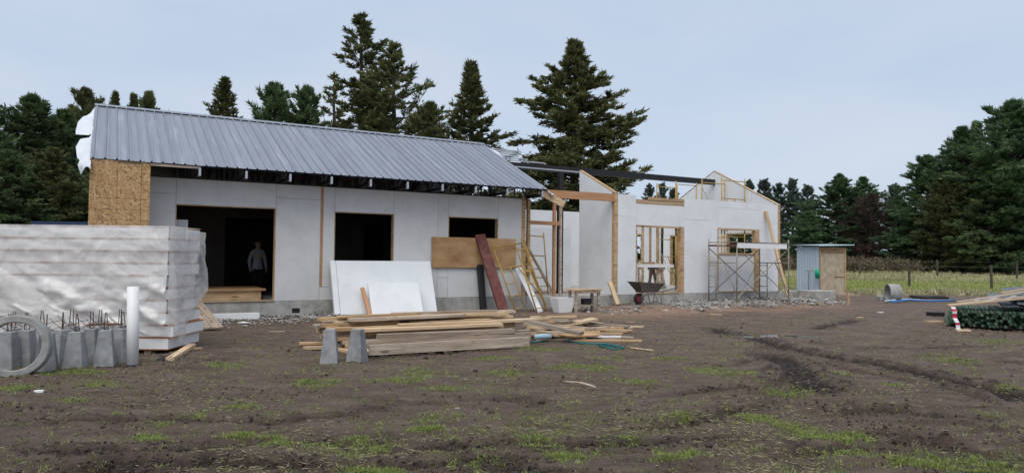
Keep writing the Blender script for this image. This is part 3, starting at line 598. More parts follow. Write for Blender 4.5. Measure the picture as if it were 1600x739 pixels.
lp(-.1, .62, z0, 2.9, .22, .05, 'oldwood', COMMON); lp(-.5, .95, z0, 3.1, .22, .05, 'wood', COMMON, -1); lp(-.8, 1.3, z0, 3.0, .25, .05, 'oldwood', COMMON); lp(-.9, 1.7, z0, 3.4, .25, .05, 'wood', COMMON)
z1 = z0 + .051
lp(-.18, .60, z1, 2.95, .12, .11, 'oldwood', 'thick grey beam in the second tier of the pile front', 1)
lp(.1, .86, z1, 2.6, .2, .05, 'wood', COMMON); lp(-.6, 1.15, z1, 2.9, .2, .05, 'oldwood', COMMON, -1); lp(-.9, 1.5, z1, 3.3, .22, .05, 'freshwood', COMMON, 1); lp(-1.0, 1.85, z1, 3.0, .2, .05, 'wood', COMMON)
z2 = z1 + .112
lp(.02, .64, z2, 2.4, .10, .075, 'oldwood', 'shorter grey beam resting on the thick beam in the pile', -1)
for v, u, Ln, mt in ((.98, -.3, 2.7, 'oldwood'), (1.22, -.7, 2.3, 'wood'), (1.5, -1.0, 2.9, 'oldwood'), (1.78, -.9, 3.3, 'freshwood')):
    lp(u, v, z1 + .051, Ln, .19, .06, mt, COMMON, random.uniform(-1, 1))
z3 = z2 + .076
for v, u, Ln, mt in ((1.0, -.2, 2.5, 'wood'), (1.28, -.9, 2.8, 'oldwood'), (1.56, -.6, 3.2, 'wood'), (1.85, -1.1, 2.4, 'freshwood')):
    lp(u, v, z1 + .112, Ln, .2, .1, mt, COMMON, random.uniform(-1.5, 1.5))
z4 = z1 + .213
lp(-.35, .86, z4, 2.6, .22, .045, 'freshwood', 'pale wide board on the front edge of the pile top', 0)
lp(-.85, 1.15, z4, 1.9, .16, .05, 'wood', 'short honey coloured plank on the left of the pile top', -2); lp(-.2, 1.42, z4, 3.3, .18, .05, 'freshwood', 'long fresh plank across the middle of the pile top', 1.5); lp(-1.15, 1.75, z4, 2.6, .2, .05, 'oldwood', 'greyish plank at the back left of the pile top', 0)
z5 = z4 + .051
lp(.35, 1.02, z5, 2.9, .13, .035, 'freshwood', 'thin pale lath reaching past the right end of the pile', -3); lp(-.95, 1.3, z5, 1.3, .14, .05, 'wood', 'short orange offcut with a pointed end on the pile', 3); lp(.1, 1.7, z5, 2.5, .2, .045, 'freshwood', 'light coloured board at the back of the pile top', 1)
lp(-1.0, 1.72, z5, 1.0, .14, .05, 'oldwood', 'stubby plank at the far left of the pile top', -4); lp(.55, 1.35, z5, 1.5, .16, .04, 'wood', 'honey coloured board near the centre of the pile top', -5)
z6 = z5 + .052
lp(-.55, 1.62, z6, 2.3, .12, .03, 'wood', 'uppermost thin plank lying along the back of the pile', 2); lp(-.75, 1.3, z6, 1.1, .12, .03, 'freshwood', 'uppermost short plank on the left of the pile', 6); lp(.9, 1.6, z6, 1.4, .15, .03, 'freshwood', 'uppermost pale board at the right of the pile', -2)
z7 = z6 + .031
for v, u, Ln, mt, da, lb in ((1.2, -.5, 2.1, 'oldwood', 4, 'weathered plank on the very top of the pile, nearest the camera'), (1.5, -1.05, 2.6, 'wood', -2, 'honey plank on the very top of the pile, reaching far left'), (1.75, -.1, 2.8, 'oldwood', 1, 'grey plank on the very top of the pile, at the back'), (1.45, .8, 1.7, 'freshwood', 3, 'pale plank on the very top of the pile, at its right')):
    lp(u, v, z7, Ln, .17, .05, mt, lb, da)
z8 = z7 + .051
lp(-.7, 1.35, z8, 1.5, .13, .03, 'wood', 'highest loose lath lying askew on the pile', 7); lp(.2, 1.62, z8, 2.0, .14, .035, 'oldwood', 'highest grey board lying along the pile back', -2)
# loose boards on the left of the pile and under the two piers
for (a, b, ang, Ln, w_, mt, lb) in ((468, 541, 18, 1.1, .14, 'wood', 'orange board on the mud left of the pile, farther one'), (474, 548, 25, .95, .12, 'freshwood', 'pale board on the mud left of the pile, nearer one'), (520, 548, -40, .85, .13, 'wood', 'short board poking out between the two front piers')):
    p = G(a, b); plank((p.x, p.y, hz(p.x, p.y) + .01), R(ang), Ln, w_, .04, mt, lb, 'boards left of the pile')
p = PP(.9, .32, z0 + .045); plank(p, PA + R(4), .8, .12, .03, 'wood', 'splintered orange offcut on the low front board of the pile', gl, R(2)); 
# messy heap on the right
hg = 'offcuts in the loose heap'; hr = random.Random(5)
used_lb = set()
for k in range(46):
    f = hr.random(); px = hr.uniform(805, 965); py = hr.uniform(506, 532) + (px - 900) * .02; p = G(px, py)
    z = hz(p.x, p.y) + .0 + max(0, .26 * (1 - abs(px - 870) / 95) * (1 - abs(py - 516) / 22)) * hr.uniform(.2, 1.1)
    Ln = hr.choice((.35, .5, .6, .8, 1.0, 1.2)); a = hr.choice((hr.uniform(-50, 20), hr.uniform(20, 50), hr.uniform(-35, 0)))
    for _try in range(40):
        Ln = hr.choice((.35, .5, .6, .8, 1.0, 1.2))
        mt_ = hr.choice(('wood', 'oldwood', 'freshwood', 'oldwood'))
        lb_ = ('stubby ' if Ln < .55 else 'short ' if Ln < .9 else 'longer ') + dict(oldwood='weathered', wood='honey coloured', freshwood='pale')[mt_] + ' offcut ' + ('at the front' if py > 523 else 'in the middle' if py > 514 else 'at the back') + ' of the loose heap, ' + ('left end' if px < 850 else 'centre' if px < 900 else 'right of centre' if px < 935 else 'right end')
        if lb_ not in used_lb: break
    used_lb.add(lb_)
    o = plank((p.x - Ln / 2 * math.cos(R(a)), p.y - Ln / 2 * math.sin(R(a)), z + .005), R(a), Ln, hr.choice((.09, .12, .14, .2)), hr.choice((.03, .045, .05)), mt_, lb_, hg, R(hr.uniform(-7, 7)) if z > .08 else 0, R(hr.uniform(-10, 10)) if z > .08 else 0, name='wood_offcut', cat='wood offcut')
def pl2(a, b, ang, Ln, w_, h, mt, lb, z=0, tilt=0, name='plank'):
    p = G(a, b, z); return plank((p.x, p.y, hz(p.x, p.y) + z + .008), R(ang), Ln, w_, h, mt, lb, None, R(tilt), name=name)
pl2(822, 506, -22, 1.05, .24, .06, 'oldwood', 'wide weathered plank sloping down across the loose heap', .32, -9)
pl2(838, 535, 4, 1.9, .07, .035, 'wood', 'long thin batten along the front of the loose heap')
pl2(880, 527, 25, .7, .42, .02, 'ply', 'square plywood scrap lying in the loose heap', .08, 0)
pl2(905, 528, 0, .75, .06, .03, 'white', 'white painted strip lying on the front of the loose heap', .06)
p = G(835, 526, .12); MB().tube([p, p + Vector((.3, .03, .02))], .045, 12).build('pipe_offcut', M['paleblue'])
tag(bpy.data.objects['pipe_offcut'], 'pale blue pipe offcut at the left of the loose heap', 'pipe')
hp = [G(*q) + Vector((0, 0, .03 + hz(G(*q).x, G(*q).y))) for q in ((830, 538), (870, 534), (910, 540), (950, 541), (975, 546), (960, 549), (935, 543), (965, 545))]
tag(MB().tube(hp, .014, 6).build('garden_hose', M['teal'], smooth=True), 'teal hose lying on mud before the loose wood heap', 'hose')
p = G(880, 598); q = G(930, 607); tag(MB().tube([p + Vector((0, 0, .02)), (p + q) / 2 + Vector((.03, .03, .03)), q + Vector((0, 0, .02))], [.008, .014, .012], 6).build('stick', M['oldwood']), 'thin bare stick lying on open mud', 'stick')
p = G(985, 545); q = G(1020, 549); tag(MB().tube([p + Vector((0, 0, .02)), q + Vector((0, 0, .02))], .012, 6).build('stick', M['freshwood']), 'pale straight stick on mud right of the wood heap', 'stick')

# ---------------------------------------------------------------- concrete piers
pm = MB(); pm.prism([(-1, -1), (1, -1), (1, 1), (-1, 1)], 'z', 0, 1); b0, b1, ph = .125, .072, .48
pm.v = [(x * (b0 if z < .5 else b1), y * (b0 if z < .5 else b1), z * ph) for x, y, z in pm.v]
pier_me = pm.mesh('pier_block', M['pier'], bevel=.008)
def rebar_me(seed):
    r = random.Random(seed); mb = MB()
    a = Vector((r.uniform(-.03, .03), r.uniform(-.03, .03), ph - .03)); mb.tube([a, a + Vector((r.uniform(-.03, .03), r.uniform(-.02, .02), .26))], .006, 5)
    return mb.mesh('rebar', M['rebar'])
rebars = [rebar_me(k) for k in range(3)]
wm = MB()
for k in range(3):
    a = Vector((0, 0, ph)); wm.tube([a, a + Vector((.10 * math.cos(k * 2), .05 * math.sin(k * 2.), .06)), a + Vector((.24 * math.cos(k * 2.), .1 * math.sin(k * 2), .09 + .03 * k))], .0035, 4)
wire_me = wm.mesh('tie_wire', M['rebar'])
def pier(px, py, rz, label, group, wires=True):
    p = G(px, py); t = thing('concrete_pier', label, 'concrete pier', (p.x, p.y, hz(p.x, p.y) - .012), R(rz), group)
    link('pier_block', pier_me, t)
    if wires:
        for k in range(2): o = link('rebar', rebars[random.randint(0, 2)], t); o.rotation_euler = (0, 0, k * 2.2); 
        link('tie_wire', wire_me, t)
    return t
gp = 'concrete piers in front of the wrapped stack'
front = [(12, 575), (72, 580), (118, 577), (164, 572)]; mid = [(40, 571), (96, 571), (141, 568), (190, 567)]; rear = [(20, 564), (64, 563), (110, 562), (155, 560), (186, 558)]
W4 = ['leftmost', 'second from left', 'third from left', 'fourth from left', 'rightmost']
for k, (a, b) in enumerate(front): pier(a, b, random.uniform(-25, 30), f'tapered concrete pier, {W4[k] if k < 3 else "rightmost"} of the front row by the wrapped stack', gp)
for k, (a, b) in enumerate(mid): pier(a, b, random.uniform(-25, 30), f'tapered concrete pier, {W4[k] if k < 3 else "rightmost"} of the middle row by the wrapped stack', gp)
for k, (a, b) in enumerate(rear): pier(a, b, random.uniform(-25, 30), f'tapered concrete pier, {W4[k]} of the rear row against the wrapped stack', gp)
pier(515, 566, 8, 'left of the two concrete piers before the lumber pile', 'pair of piers before the lumber pile', False)
pier(558, 565, -14, 'right of the two concrete piers before the lumber pile', 'pair of piers before the lumber pile', False)

# ---------------------------------------------------------------- wrapped stack of panels
SP = Vector((-5.22, 10.70, 0)); LX, LY, TH = 3.66, 1.06, .186; NL = 10
ordw = ['lowest', 'second from the ground', 'third from the ground', 'fourth from the ground', 'fifth from the ground', 'fifth from the top', 'fourth from the top', 'third from the top', 'second from the top', 'topmost']
mb = MB()
for k in range(4): mb.box(-LX + .2 + k * 1.02, -LX + .3 + k * 1.02, 0.02, LY - .02, -.06, 0)
skid = None
for k in range(4):
    x0 = SP.x - LX + .25 + k * 1.02
    tag(MB().box(x0, x0 + .1, SP.y + .04, SP.y + LY - .03, -.06, .055).build('timber_bearer', M['oldwood']), ['leftmost', 'second', 'third', 'rightmost'][k] + ' timber bearer under the wrapped panel stack', 'timber', 'bearers under the wrapped stack')
for k in range(NL):
    jx = [.03, .10, .02, -.03, .02, -.05, .0, -.06, .015, 0][k]; jy = [0, 0, .02, 0, .05, 0, .015, .07, .0, 0][k]
    z = .056 + k * (TH - .003 + .003)
    t = thing('insulated_panel', 'white foam panel with orange faces, ' + ordw[k] + ' in the wrapped stack', 'panel', (SP.x + jx, SP.y + jy, z), 0, 'panels of the wrapped stack')
    MB().box(-LX, 0, 0, LY, .0125, TH - .0145).build('foam_core', M['foam'], t)
    MB().box(-LX - .004, .004, -.005, LY + .005, 0, .012).build('face_sheet', M['orangeedge'], t); MB().box(-LX - .004, .004, -.005, LY + .005, TH - .014, TH - .002).build('face_sheet', M['orangeedge'], t)
TOP = .056 + NL * TH
# film: a path over the front, the top and the right end, wrinkled
def film():
    nx, nz = 110, 48; V = []; Fc = []; FO = []
    xs = np.linspace(SP.x - LX - .15, SP.x + .03, nx)
    path = []                                     # (x,y,z, drop) grid on the front
    def wr(x, z, k): return float(fbm(np.array([x * 1.0 + k]), np.array([z * 2.2 + k]), 1.6, 300 + k, 4)[0] - .5)
    def ridge(x, z): 
        d = (z - 1.5) + (x + 8.2) * .62; return .05 * math.exp(-(d / .05) ** 2) if -8.6 < x < -6.4 else 0
    for i, x in enumerate(xs):
        bot = .50 + .16 * math.sin(x * 2.1 + .6) + .18 * wr(x, 0, 7) * 2 if x < SP.x - .9 else .36 + .10 * math.sin(x * 5)
        for j in range(nz):
            f = j / (nz - 1); z = TOP + .012 + (bot - TOP) * f
            lay = .5 + .5 * math.cos(2 * math.pi * (z - .05) / TH)
            y = SP.y - .028 - .03 * f - .09 * abs(wr(x, z, 1)) * 1.8 - .05 * max(0, wr(x * .5 + z, z * .4, 4)) * 2 - .018 * lay * 0 - ridge(x, z) - .06 * f * max(0, wr(x, z * .5, 3)) * 2
            lo = sst(.25, .8, np.array(f)) ; ph2 = 3.2 * x + 4.6 * z + 5 * wr(x * .6, z * .6, 13); fo = abs(math.sin(ph2)) ** 5 * (.25 + float(lo)) * (.4 + 1.2 * max(0, wr(x * .8, z * .8, 15) + .35))
            y -= .07 * fo; FO.append(min(1, .16 + fo * 1.1 + .35 * float(lo)))
            V.append((x, y, z + .02 * wr(x, z, 2) * f))
    nA = nx * nz
    for i in range(nx - 1):
        for j in range(nz - 1): a = i * nz + j; Fc.append((a, a + 1, a + nz + 1, a + nz))
    # right end, wrapped round the corner
    ny = 26; o0 = len(V)
    for i in range(ny):
        fy = i / (ny - 1); y = SP.y - .028 + (LY + .12) * fy
        bot = .36 - .26 * math.exp(-((fy - .2) / .12) ** 2) + .55 * fy * fy
        for j in range(nz):
            f = j / (nz - 1); z = TOP + .012 + (bot - TOP) * f - .10 * fy * (1 - f) * .6
            bulge = .03 + .10 * f * (.35 + .65 * abs(math.sin(fy * 7 + z * 1.7 + 2 * wr(fy * 2, z, 5)))) * (1 - .3 * fy) * (.5 if fy < .02 else 1) + .07 * wr(fy * 3, z * 1.5, 6)
            if fy < .06: bulge *= fy / .06
            V.append((SP.x + .03 + max(.0, bulge), y, z))
    for i in range(ny - 1):
        for j in range(nz - 1): a = o0 + i * nz + j; Fc.append((a, a + 1, a + nz + 1, a + nz))
    # top
    o1 = len(V); ky = 8
    for i, x in enumerate(xs):
        for j in range(ky): fy = j / (ky - 1); V.append((x, SP.y - .028 + (LY + .05) * fy, TOP + .012 + .012 * wr(x, fy * 2, 9) * (0 if j == 0 else 1)))
    for i in range(nx - 1):
        for j in range(ky - 1): a = o1 + i * ky + j; Fc.append((a, a + 1, a + ky + 1, a + ky))
    # second layer folded over the lower left
    o2 = len(V); na, nb2 = 40, 16
    for i in range(na + 1):
        x = SP.x - LX - .15 + (LX - 1.2) * i / na; zt = min(1.62 - (x + 8.6) * .42, TOP - .05); zb_ = .46 + .10 * math.sin(x * 3) + .04 * math.sin(x * 9)
        for j in range(nb2 + 1): f = j / nb2; z = zt + (min(zb_, zt - .05) - zt) * f; V.append((x, SP.y - .10 - .06 * f - .05 * abs(wr(x * .7, z, 11)) - .02 * math.sin(6 * (x + z * 1.6)), z))
    for i in range(na):
        for j in range(nb2): a = o2 + i * (nb2 + 1) + j; Fc.append((a, a + 1, a + nb2 + 2, a + nb2 + 1))
    me = bpy.data.meshes.new('plastic_sheet'); me.from_pydata(V, [], Fc); me.materials.append(M['film']); me.polygons.foreach_set('use_smooth', [True] * len(Fc)); FO += [.35] * (len(V) - len(FO)); at = me.attributes.new('fold', 'FLOAT', 'POINT'); at.data.foreach_set('value', FO); me.update()
    return link('plastic_sheet', me)
tag(film(), 'wrinkled translucent plastic sheet draped over the stacked panels', 'plastic sheet')
# things lying by the stack
def pl3(p, q, w_, h, mt, label, name='plank', up=(0, 0, 1)):
    p = Vector(p); q = Vector(q); o = link(name, plank_mesh((q - p).length, w_, h, mt, random.randint(0, 99))); place(o, p, q, up); return tag(o, label, 'plank')
p = G(265, 566); q = G(300, 546); pl3((p.x, p.y, .02), (q.x, q.y, .045), .11, .05, 'freshwood', 'clean timber offcut beside the right foot of the wrapped stack')
p = G(248, 567); q = G(272, 557)
mb = MB(); d_ = (q - p).normalized(); a_ = Vector((-d_.y, d_.x, 0))
for off, wd, z_, hh in ((0, .06, .018, .004), (-.028, .004, .035, .04), (.028, .004, .035, .04)): mb.bar(p + a_ * off + Vector((0, 0, z_)), q + a_ * off + Vector((0, 0, z_)), wd, hh)
tag(mb.build('steel_channel', M['dgalv']), 'grey steel channel offcut beside the timber offcut', 'steel channel')
p = G(292, 549); q = G(314, 546); pl3((p.x, p.y, .01), (q.x, q.y, .012), .09, .025, 'wood', 'small orange board scrap right of the wrapped stack')
# white pipe standing in front of the stack
p = G(207, 574); mb = MB(); n = 24
a = Vector((p.x, p.y, .015)); b = Vector((p.x - .068, p.y + .09, 1.06)); d = (b - a).normalized(); ax = d.cross(Vector((1, 0, 0))).normalized(); bx = ax.cross(d)
for c, r in ((a, .073), (b, .073), (b, .064), (a, .064)):
    for k in range(n): th = 2 * math.pi * k / n; mb.v.append(tuple(c + ax * r * math.cos(th) + bx * r * math.sin(th)))
for q in range(4):
    for k in range(n): mb.f.append((q * n + k, q * n + (k + 1) % n, ((q + 1) % 4) * n + (k + 1) % n, ((q + 1) % 4) * n + k)); mb.m.append(0)
pp = thing('plastic_pipe', 'white plastic drain pipe standing upright before the wrapped stack', 'pipe', a); o = mb.build('pipe_wall', M['pvc'], pp, True); o.matrix_parent_inverse = Matrix.Translation(-a)
mb = MB().tube([a + d * .0 - d * .012, a + d * .02], .076, 24); o = mb.build('dark_end_ring', M['rubber'], pp); o.matrix_parent_inverse = Matrix.Translation(-a)  # plain black ring closing the lower end of the pipe
# concrete ring
cx = G(24, 589); cr_ = Vector((cx.x, cx.y - .05, .375)); mb = MB(); n = 48; dep = .22
for (r, y) in ((.375, 0), (.375, dep), (.30, dep), (.285, .0)):
    for k in range(n): th = 2 * math.pi * k / n; mb.v.append((r * math.cos(th), y, r * math.sin(th)))
for q in range(4):
    for k in range(n): mb.f.append((q * n + k, q * n + (k + 1) % n, ((q + 1) % 4) * n + (k + 1) % n, ((q + 1) % 4) * n + k)); mb.m.append(0)
o = mb.build('concrete_ring', M['ring'], bevel=.012); o.location = cr_; o.rotation_euler = (R(-5), 0, R(21)); tag(o, 'round concrete well ring standing on edge at far left', 'concrete ring')

# ---------------------------------------------------------------- things in front of and inside the roofed house
def Q(s, t, z=0.): return Lw(s, t, z)
def wplank(p, q, w_, h, mt, label, name='plank', cat='plank', up=None):
    p = Q(*p); q = Q(*q); o = link(name, plank_mesh((q - p).length, w_, h, mt, random.randint(0, 99))); place(o, p, q, up or (-NV)); return tag(o, label, cat)
wplank((-2.12, -2.15, .02), (-2.34, -.06, .47), .36, .035, 'oldwood', 'weathered ramp board leaning on the foundation beside the stack', 'ramp_board', 'board', (0, 0, 1))
MBq = MB().box(-1.98, -.98, -.62, -.46, .05, .20); o = MBq.build('foam_strip', M['foam']); o.location = P0; o.rotation_euler = (0, 0, ANG); tag(o, 'white foam strip on the ground below the doorway', 'foam strip')
def leaning(name, label, cat, s0, s1, tb, tt, zb, zt, th, mats, group=None):
    """panel leaning on the wall: bottom edge at t=tb, top edge at t=tt"""
    t = thing(name, label, cat, Q(s0, tb, zb), ANG, group); L_ = math.hypot(tt - tb, zt - zb); an = math.atan2(zt - zb, tt - tb)
    a = MB().box(0, s1 - s0, 0, L_, 0, th); o = a.build('face_panel', M[mats], t, bevel=.004); o.rotation_euler = (an, 0, 0); return t, o, L_
t_, o_, L_ = leaning('leaning_panel', 'large pale blue insulated panel leaning below the middle window', 'panel', .72, 3.36, -.62, -.12, .07, 1.36, .09, 'white')
MB().box(.13, .136, .002, L_ - .002, .0895, .092).build('panel_seam', M['dark'], o_)
t_, o_, L_ = leaning('leaning_panel', 'small white panel leaning on the large blue one', 'panel', 1.52, 2.84, -1.0, -.62, .07, .83, .06, 'white')
wplank((1.47, -1.03, .06), (1.40, -.6, .72), .09, .045, 'redwood', 'short orange timber leaning beside the small white panel')
t_, o_, L_ = leaning('plywood_sheet', 'brown plywood sheet fixed over the right window bottom', 'plywood', 3.47, 6.05, -.05, -.03, 1.22, 2.04, .018, 'ply')
# dark red channel, black steel section
mb = MB(); p = Q(5.18, -1.0, .04); q = Q(4.90, -.06, 2.14); d = (q - p).normalized(); ax = d.cross(-NV).normalized()
nn = ax.cross(d).normalized()
mb.bar(p, q, .30, .006, up=nn); mb.bar(p + ax * .147 - nn * .03, q + ax * .147 - nn * .03, .006, .06, up=nn); mb.bar(p - ax * .147 - nn * .03, q - ax * .147 - nn * .03, .006, .06, up=nn)
tag(mb.build('scaffold_plank', M['rust']), 'dark red steel scaffold plank leaning on the plywood', 'scaffold plank')
mb = MB(); p = Q(4.86, -.40, .03); q = Q(4.88, -.11, 1.30); mb.bar(p, q, .15, .15, up=-NV); tag(mb.build('steel_section', M['black'], bevel=.01), 'black steel box section standing behind the red plank', 'steel section')
# scaffold frames
def frame_me(name, w_, h, mat, ladder=True, arch=False):
    mb = MB(); r = .021
    mb.tube([(0, 0, 0), (0, 0, h)], r, 8); mb.tube([(w_, 0, 0), (w_, 0, h)], r, 8)
    for z in (h - .12, h * .62) if ladder else (h - .12, h * .5, .15): mb.tube([(0, 0, z), (w_, 0, z)], r * .85, 6)
    if ladder:
        mb.tube([(.32, 0, .1), (.32, 0, h * .62)], r * .8, 6)
        for k in range(4): mb.tube([(0, 0, .1 + k * .36), (.32, 0, .1 + k * .36)], r * .7, 6)
        mb.tube([(w_, 0, .25), (w_ * .55, 0, h * .62)], r * .8, 6)
    return mb.mesh(name, mat, True)
def lean_frame(s, tb, tt, zb, h, w_, label, ds=0, mat='yellow'):
    me = frame_me('scaffold_frame', w_, h, M[mat]); o = link('yellow_scaffold', me); an = math.asin(min(1, (tt - tb) / h))
    o.matrix_world = Matrix.Translation(Q(s, tb, zb)) @ Matrix.Rotation(ANG, 4, 'Z') @ Matrix.Rotation(-an, 4, 'X') @ Matrix.Rotation(ds, 4, 'Y'); return tag(o, label, 'scaffold frame', 'yellow scaffold frames leaning by the house')
lean_frame(5.55, -.95, -.12, .04, 2.05, 1.0, 'yellow scaffold frame leaning left over the plywood sheet', R(-9))
lean_frame(6.15, -1.05, -.30, .04, 1.95, .32, 'narrow yellow scaffold frame leaning beside the house corner post', R(-7))
lean_frame(6.72, .9, 1.3, .42, 1.95, 1.05, 'yellow scaffold frame standing behind the low beam in the gap', R(2))
wplank((6.30, -.95, .02), (6.02, -.25, 1.2), .20, .03, 'white', 'narrow white board leaning by the yellow frames', 'board', 'board')
# stepladder in the gap
lad = thing('wooden_ladder', 'worn wooden ladder leaning in the gap between the houses', 'ladder', Q(7.85, 1.4, .42), ANG)
for x in (0, .42):
    mb = MB(); mb.bar((x, 0, 0), (x * .8 - .95, .5, 2.0), .08, .08); mb.build('rail', M['oldwood'], lad)
for k in range(7):
    f = .1 + k * .135; mb = MB(); mb.bar((-.95 * f - .02, .5 * f - .01, 2.0 * f), (.42 * (1 - .2 * f) - .95 * f + .02, .5 * f - .01, 2.0 * f), .05, .03); mb.build('rung', M['oldwood'], lad)
MB().box(-1.12, -.42, .40, .60, 2.0, 2.05).build('top_board', M['oldwood'], lad)
# white tub
tb = thing('foam_tub', 'white tapered foam tub on the ground by the scaffold frames', 'tub', Q(6.55, -1.25, .03), ANG)
b0, b1, hh = (.40, .3), (.60, .42), .40
mb = MB(); vs_ = []
for (sx, sy), z in ((b0, 0), (b1, hh), ((b1[0] - .05, b1[1] - .05), hh), ((b0[0] - .05, b0[1] - .05), .05)):
    vs_ += [(-sx / 2 + .3, -sy / 2, z), (sx / 2 + .3, -sy / 2, z), (sx / 2 + .3, sy / 2, z), (-sx / 2 + .3, sy / 2, z)]
fcs = [(3, 2, 1, 0), (12, 13, 14, 15)] + [(k * 4 + j, k * 4 + (j + 1) % 4, k * 4 + 4 + (j + 1) % 4, k * 4 + 4 + j) for k in range(3) for j in range(4)]
mb.add(vs_, fcs); mb.build('shell', M['foam'], tb); MB().box(.16, .44, -.1, .1, .052, .30).build('contents', M['dark'], tb)
# bench
be = thing('workbench', 'low rough wooden workbench on the clay before the gap', 'workbench', Q(7.05, -1.55, hz(*Q(7.4, -1.5).xy) + .0), ANG)
for k in range(2): MB().box(-.03, .92, -.02 + k * .21, .18 + k * .21, .60, .64).build('top_plank', M['freshwood' if k else 'wood'], be)
for x, y in ((.04, .02), (.80, .02), (.04, .32), (.80, .32)): MB().box(x, x + .07, y, y + .06, -.05, .60).build('leg', M['oldwood'], be)
MB().box(.04, .87, .0, .018, .53, .60).build('apron', M['oldwood'], be); MB().box(.04, .87, .08, .3, .18, .215).build('lower_shelf', M['oldwood'], be)
o = MB().box(0, .26, 0, .16, 0, .16).build('tool_box', M['black'], bevel=.012); o.location = Q(7.45, -1.42, hz(*Q(7.4, -1.5).xy) + .216); o.rotation_euler = (0, 0, ANG); tag(o, 'black box on the lower shelf of the workbench', 'box')
for k, (a, b, ang, Ln, mt, lb) in enumerate(((872, 466, -12, 1.6, 'rust', 'reddish plank lying in the gap left of the workbench'), (880, 462, -25, 1.3, 'oldwood', 'grey plank lying in the gap behind the reddish one'), (868, 470, 10, .9, 'redwood', 'short orange plank on the clay by the white tub'))):
    p = G(a, b); plank((p.x, p.y, hz(p.x, p.y) + .03), R(ang), Ln, .16, .05, mt, lb)
wplank((9.48, -.35, .12), (9.42, -.02, .78), .16, .04, 'freshwood', 'short pale plank leaning on the wing corner post')
# wheelbarrow
wb = thing('wheelbarrow', 'dirty grey wheelbarrow with red wheel against the wing foundation', 'wheelbarrow', Q(9.82, -.85, hz(*Q(10.4, -.8).xy) + .0), ANG - R(4)); wb.scale = (.9, .9, .86)
mb = MB(); rim = [(-.18, -.33, .80), (.95, -.28, .74), (.95, .28, .74), (-.18, .33, .80)]; bot = [(.12, -.2, .42), (.72, -.17, .44), (.72, .17, .44), (.12, .2, .42)]
inn = [(x * .97 + .012, y * .95, z) for x, y, z in rim]; inb = [(x, y * .95, z + .02) for x, y, z in bot]
mb.add(rim + bot + inn + inb, [(7, 6, 5, 4)] + [(j, (j + 1) % 4, 4 + (j + 1) % 4, 4 + j) for j in range(4)] + [(j, (j + 1) % 4, 8 + (j + 1) % 4, 8 + j) for j in range(4)] + [(8 + j, 8 + (j + 1) % 4, 12 + (j + 1) % 4, 12 + j) for j in range(4)] + [(12, 13, 14, 15)])
mb.build('tray', pmat('dirty_tray', [(.07, .065, .06), (.12, .11, .10)], 6, .8, .4, dirt=(.2, .17, .13, .7), dscale=4), wb, bevel=.006)
for y in (-.2, .2):
    MB().tube([(.05, y * .25, .22), (.35, y, .40), (.9, y * 1.25, .46), (1.45, y * 1.5, .60)], .018, 8).build('handle', M['dgalv'], wb, True)
    MB().tube([(.55, y, .42), (.72, y * 1.1, .0), (.80, y * 1.1, .0), (.9, y, .44)], .013, 6).build('leg', M['dgalv'], wb, True)
wh = MB(); n = 20
wh.tube([(.06, -.045, .2), (.06, .045, .2)], .11, 20); wheel = wh.build('wheel', M['redplastic'], wb)
ty = MB(); pts = [(.06 + .155 * math.cos(2 * math.pi * k / n), 0, .2 + .155 * math.sin(2 * math.pi * k / n)) for k in range(n + 1)]; ty.tube(pts, .045, 8, cap=False); ty.build('tyre', M['rubber'], wheel, True)
MB().tube([(.0, -.27, .74), (.0, -.27, .0)], .012, 6).build('stand_bar', M['dgalv'], wb)
# trestle table inside the wing doorway
tt_ = thing('trestle_table', 'white board table on timber trestles inside the wing doorway', 'table', Q(10.55, .35, .40), ANG)
MB().box(-.05, 1.86, 0, .6, .84, .94).build('table_top', M['foam'], tt_)
for x in (.35, 1.35):
    for dx in (-.22, .22): 
        for y in (.1, .48): MB().bar((x + dx, y, 0), (x + dx * .15, y, .76), .05, .09).build('trestle_leg', M['oldwood'], tt_)
    MB().box(x - .14, x + .14, .02, .58, .76, .835).build('trestle_beam', M['oldwood'], tt_); MB().box(x - .16, x + .16, .06, .09, .33, .40).build('trestle_brace', M['oldwood'], tt_)
for k, (x, y, a, l, lb) in enumerate(((.05, .2, 10, .45, 'thin offcut lying on the left of the trestle table'), (.65, .15, -15, .4, 'curved offcut lying in the middle of the trestle table'), (1.0, .3, 5, .6, 'flat offcut lying on the right of the trestle table'))):
    p = Q(10.55 + x, .35 + y, 1.342); plank(p, ANG + R(a), l, .09, .04 + .03 * (k == 1), 'wood', lb, name='wood_offcut', cat='wood offcut')
wplank((10.72, .28, .40), (10.68, .30, 1.95), .10, .045, 'foam', 'upright white strip in the wing doorway beside the table', 'strip', 'strip')
# main scaffold before the wing
sf = thing('scaffold', 'steel scaffold with crossed braces and plank deck before the wing wall', 'scaffold', Q(13.29, -1.55, .15), ANG)
fm = frame_me('end_frame', 1.2, 2.05, M['greysteel'])
for x in (0, 2.44):
    o = link('end_frame', fm, sf); o.matrix_local = Matrix.Translation((x, 1.2, 0)) @ Matrix.Rotation(R(-90), 4, 'Z')
for y in (.0, 1.2):
    for a, b in (((0, y, .15), (2.44, y, 1.75)), ((0, y, 1.75), (2.44, y, .15))): MB().tube([a, b], .013, 6).build('cross_brace', M['dgalv' if y else 'greysteel'], sf)
MB().tube([(0, .02, .02), (2.44, 1.2, 1.4)], .013, 6).build('diagonal_brace', M['greysteel'], sf)
deckz = 1.80
MB().box(-.10, 2.50, .00, .34, deckz, deckz + .055).build('deck_plank', M['rust'], sf); MB().box(-.12, 2.46, .36, .74, deckz, deckz + .05).build('deck_plank', M['oldwood'], sf); MB().box(-.10, 2.50, .76, 1.14, deckz, deckz + .05).build('deck_plank', M['rust'], sf)
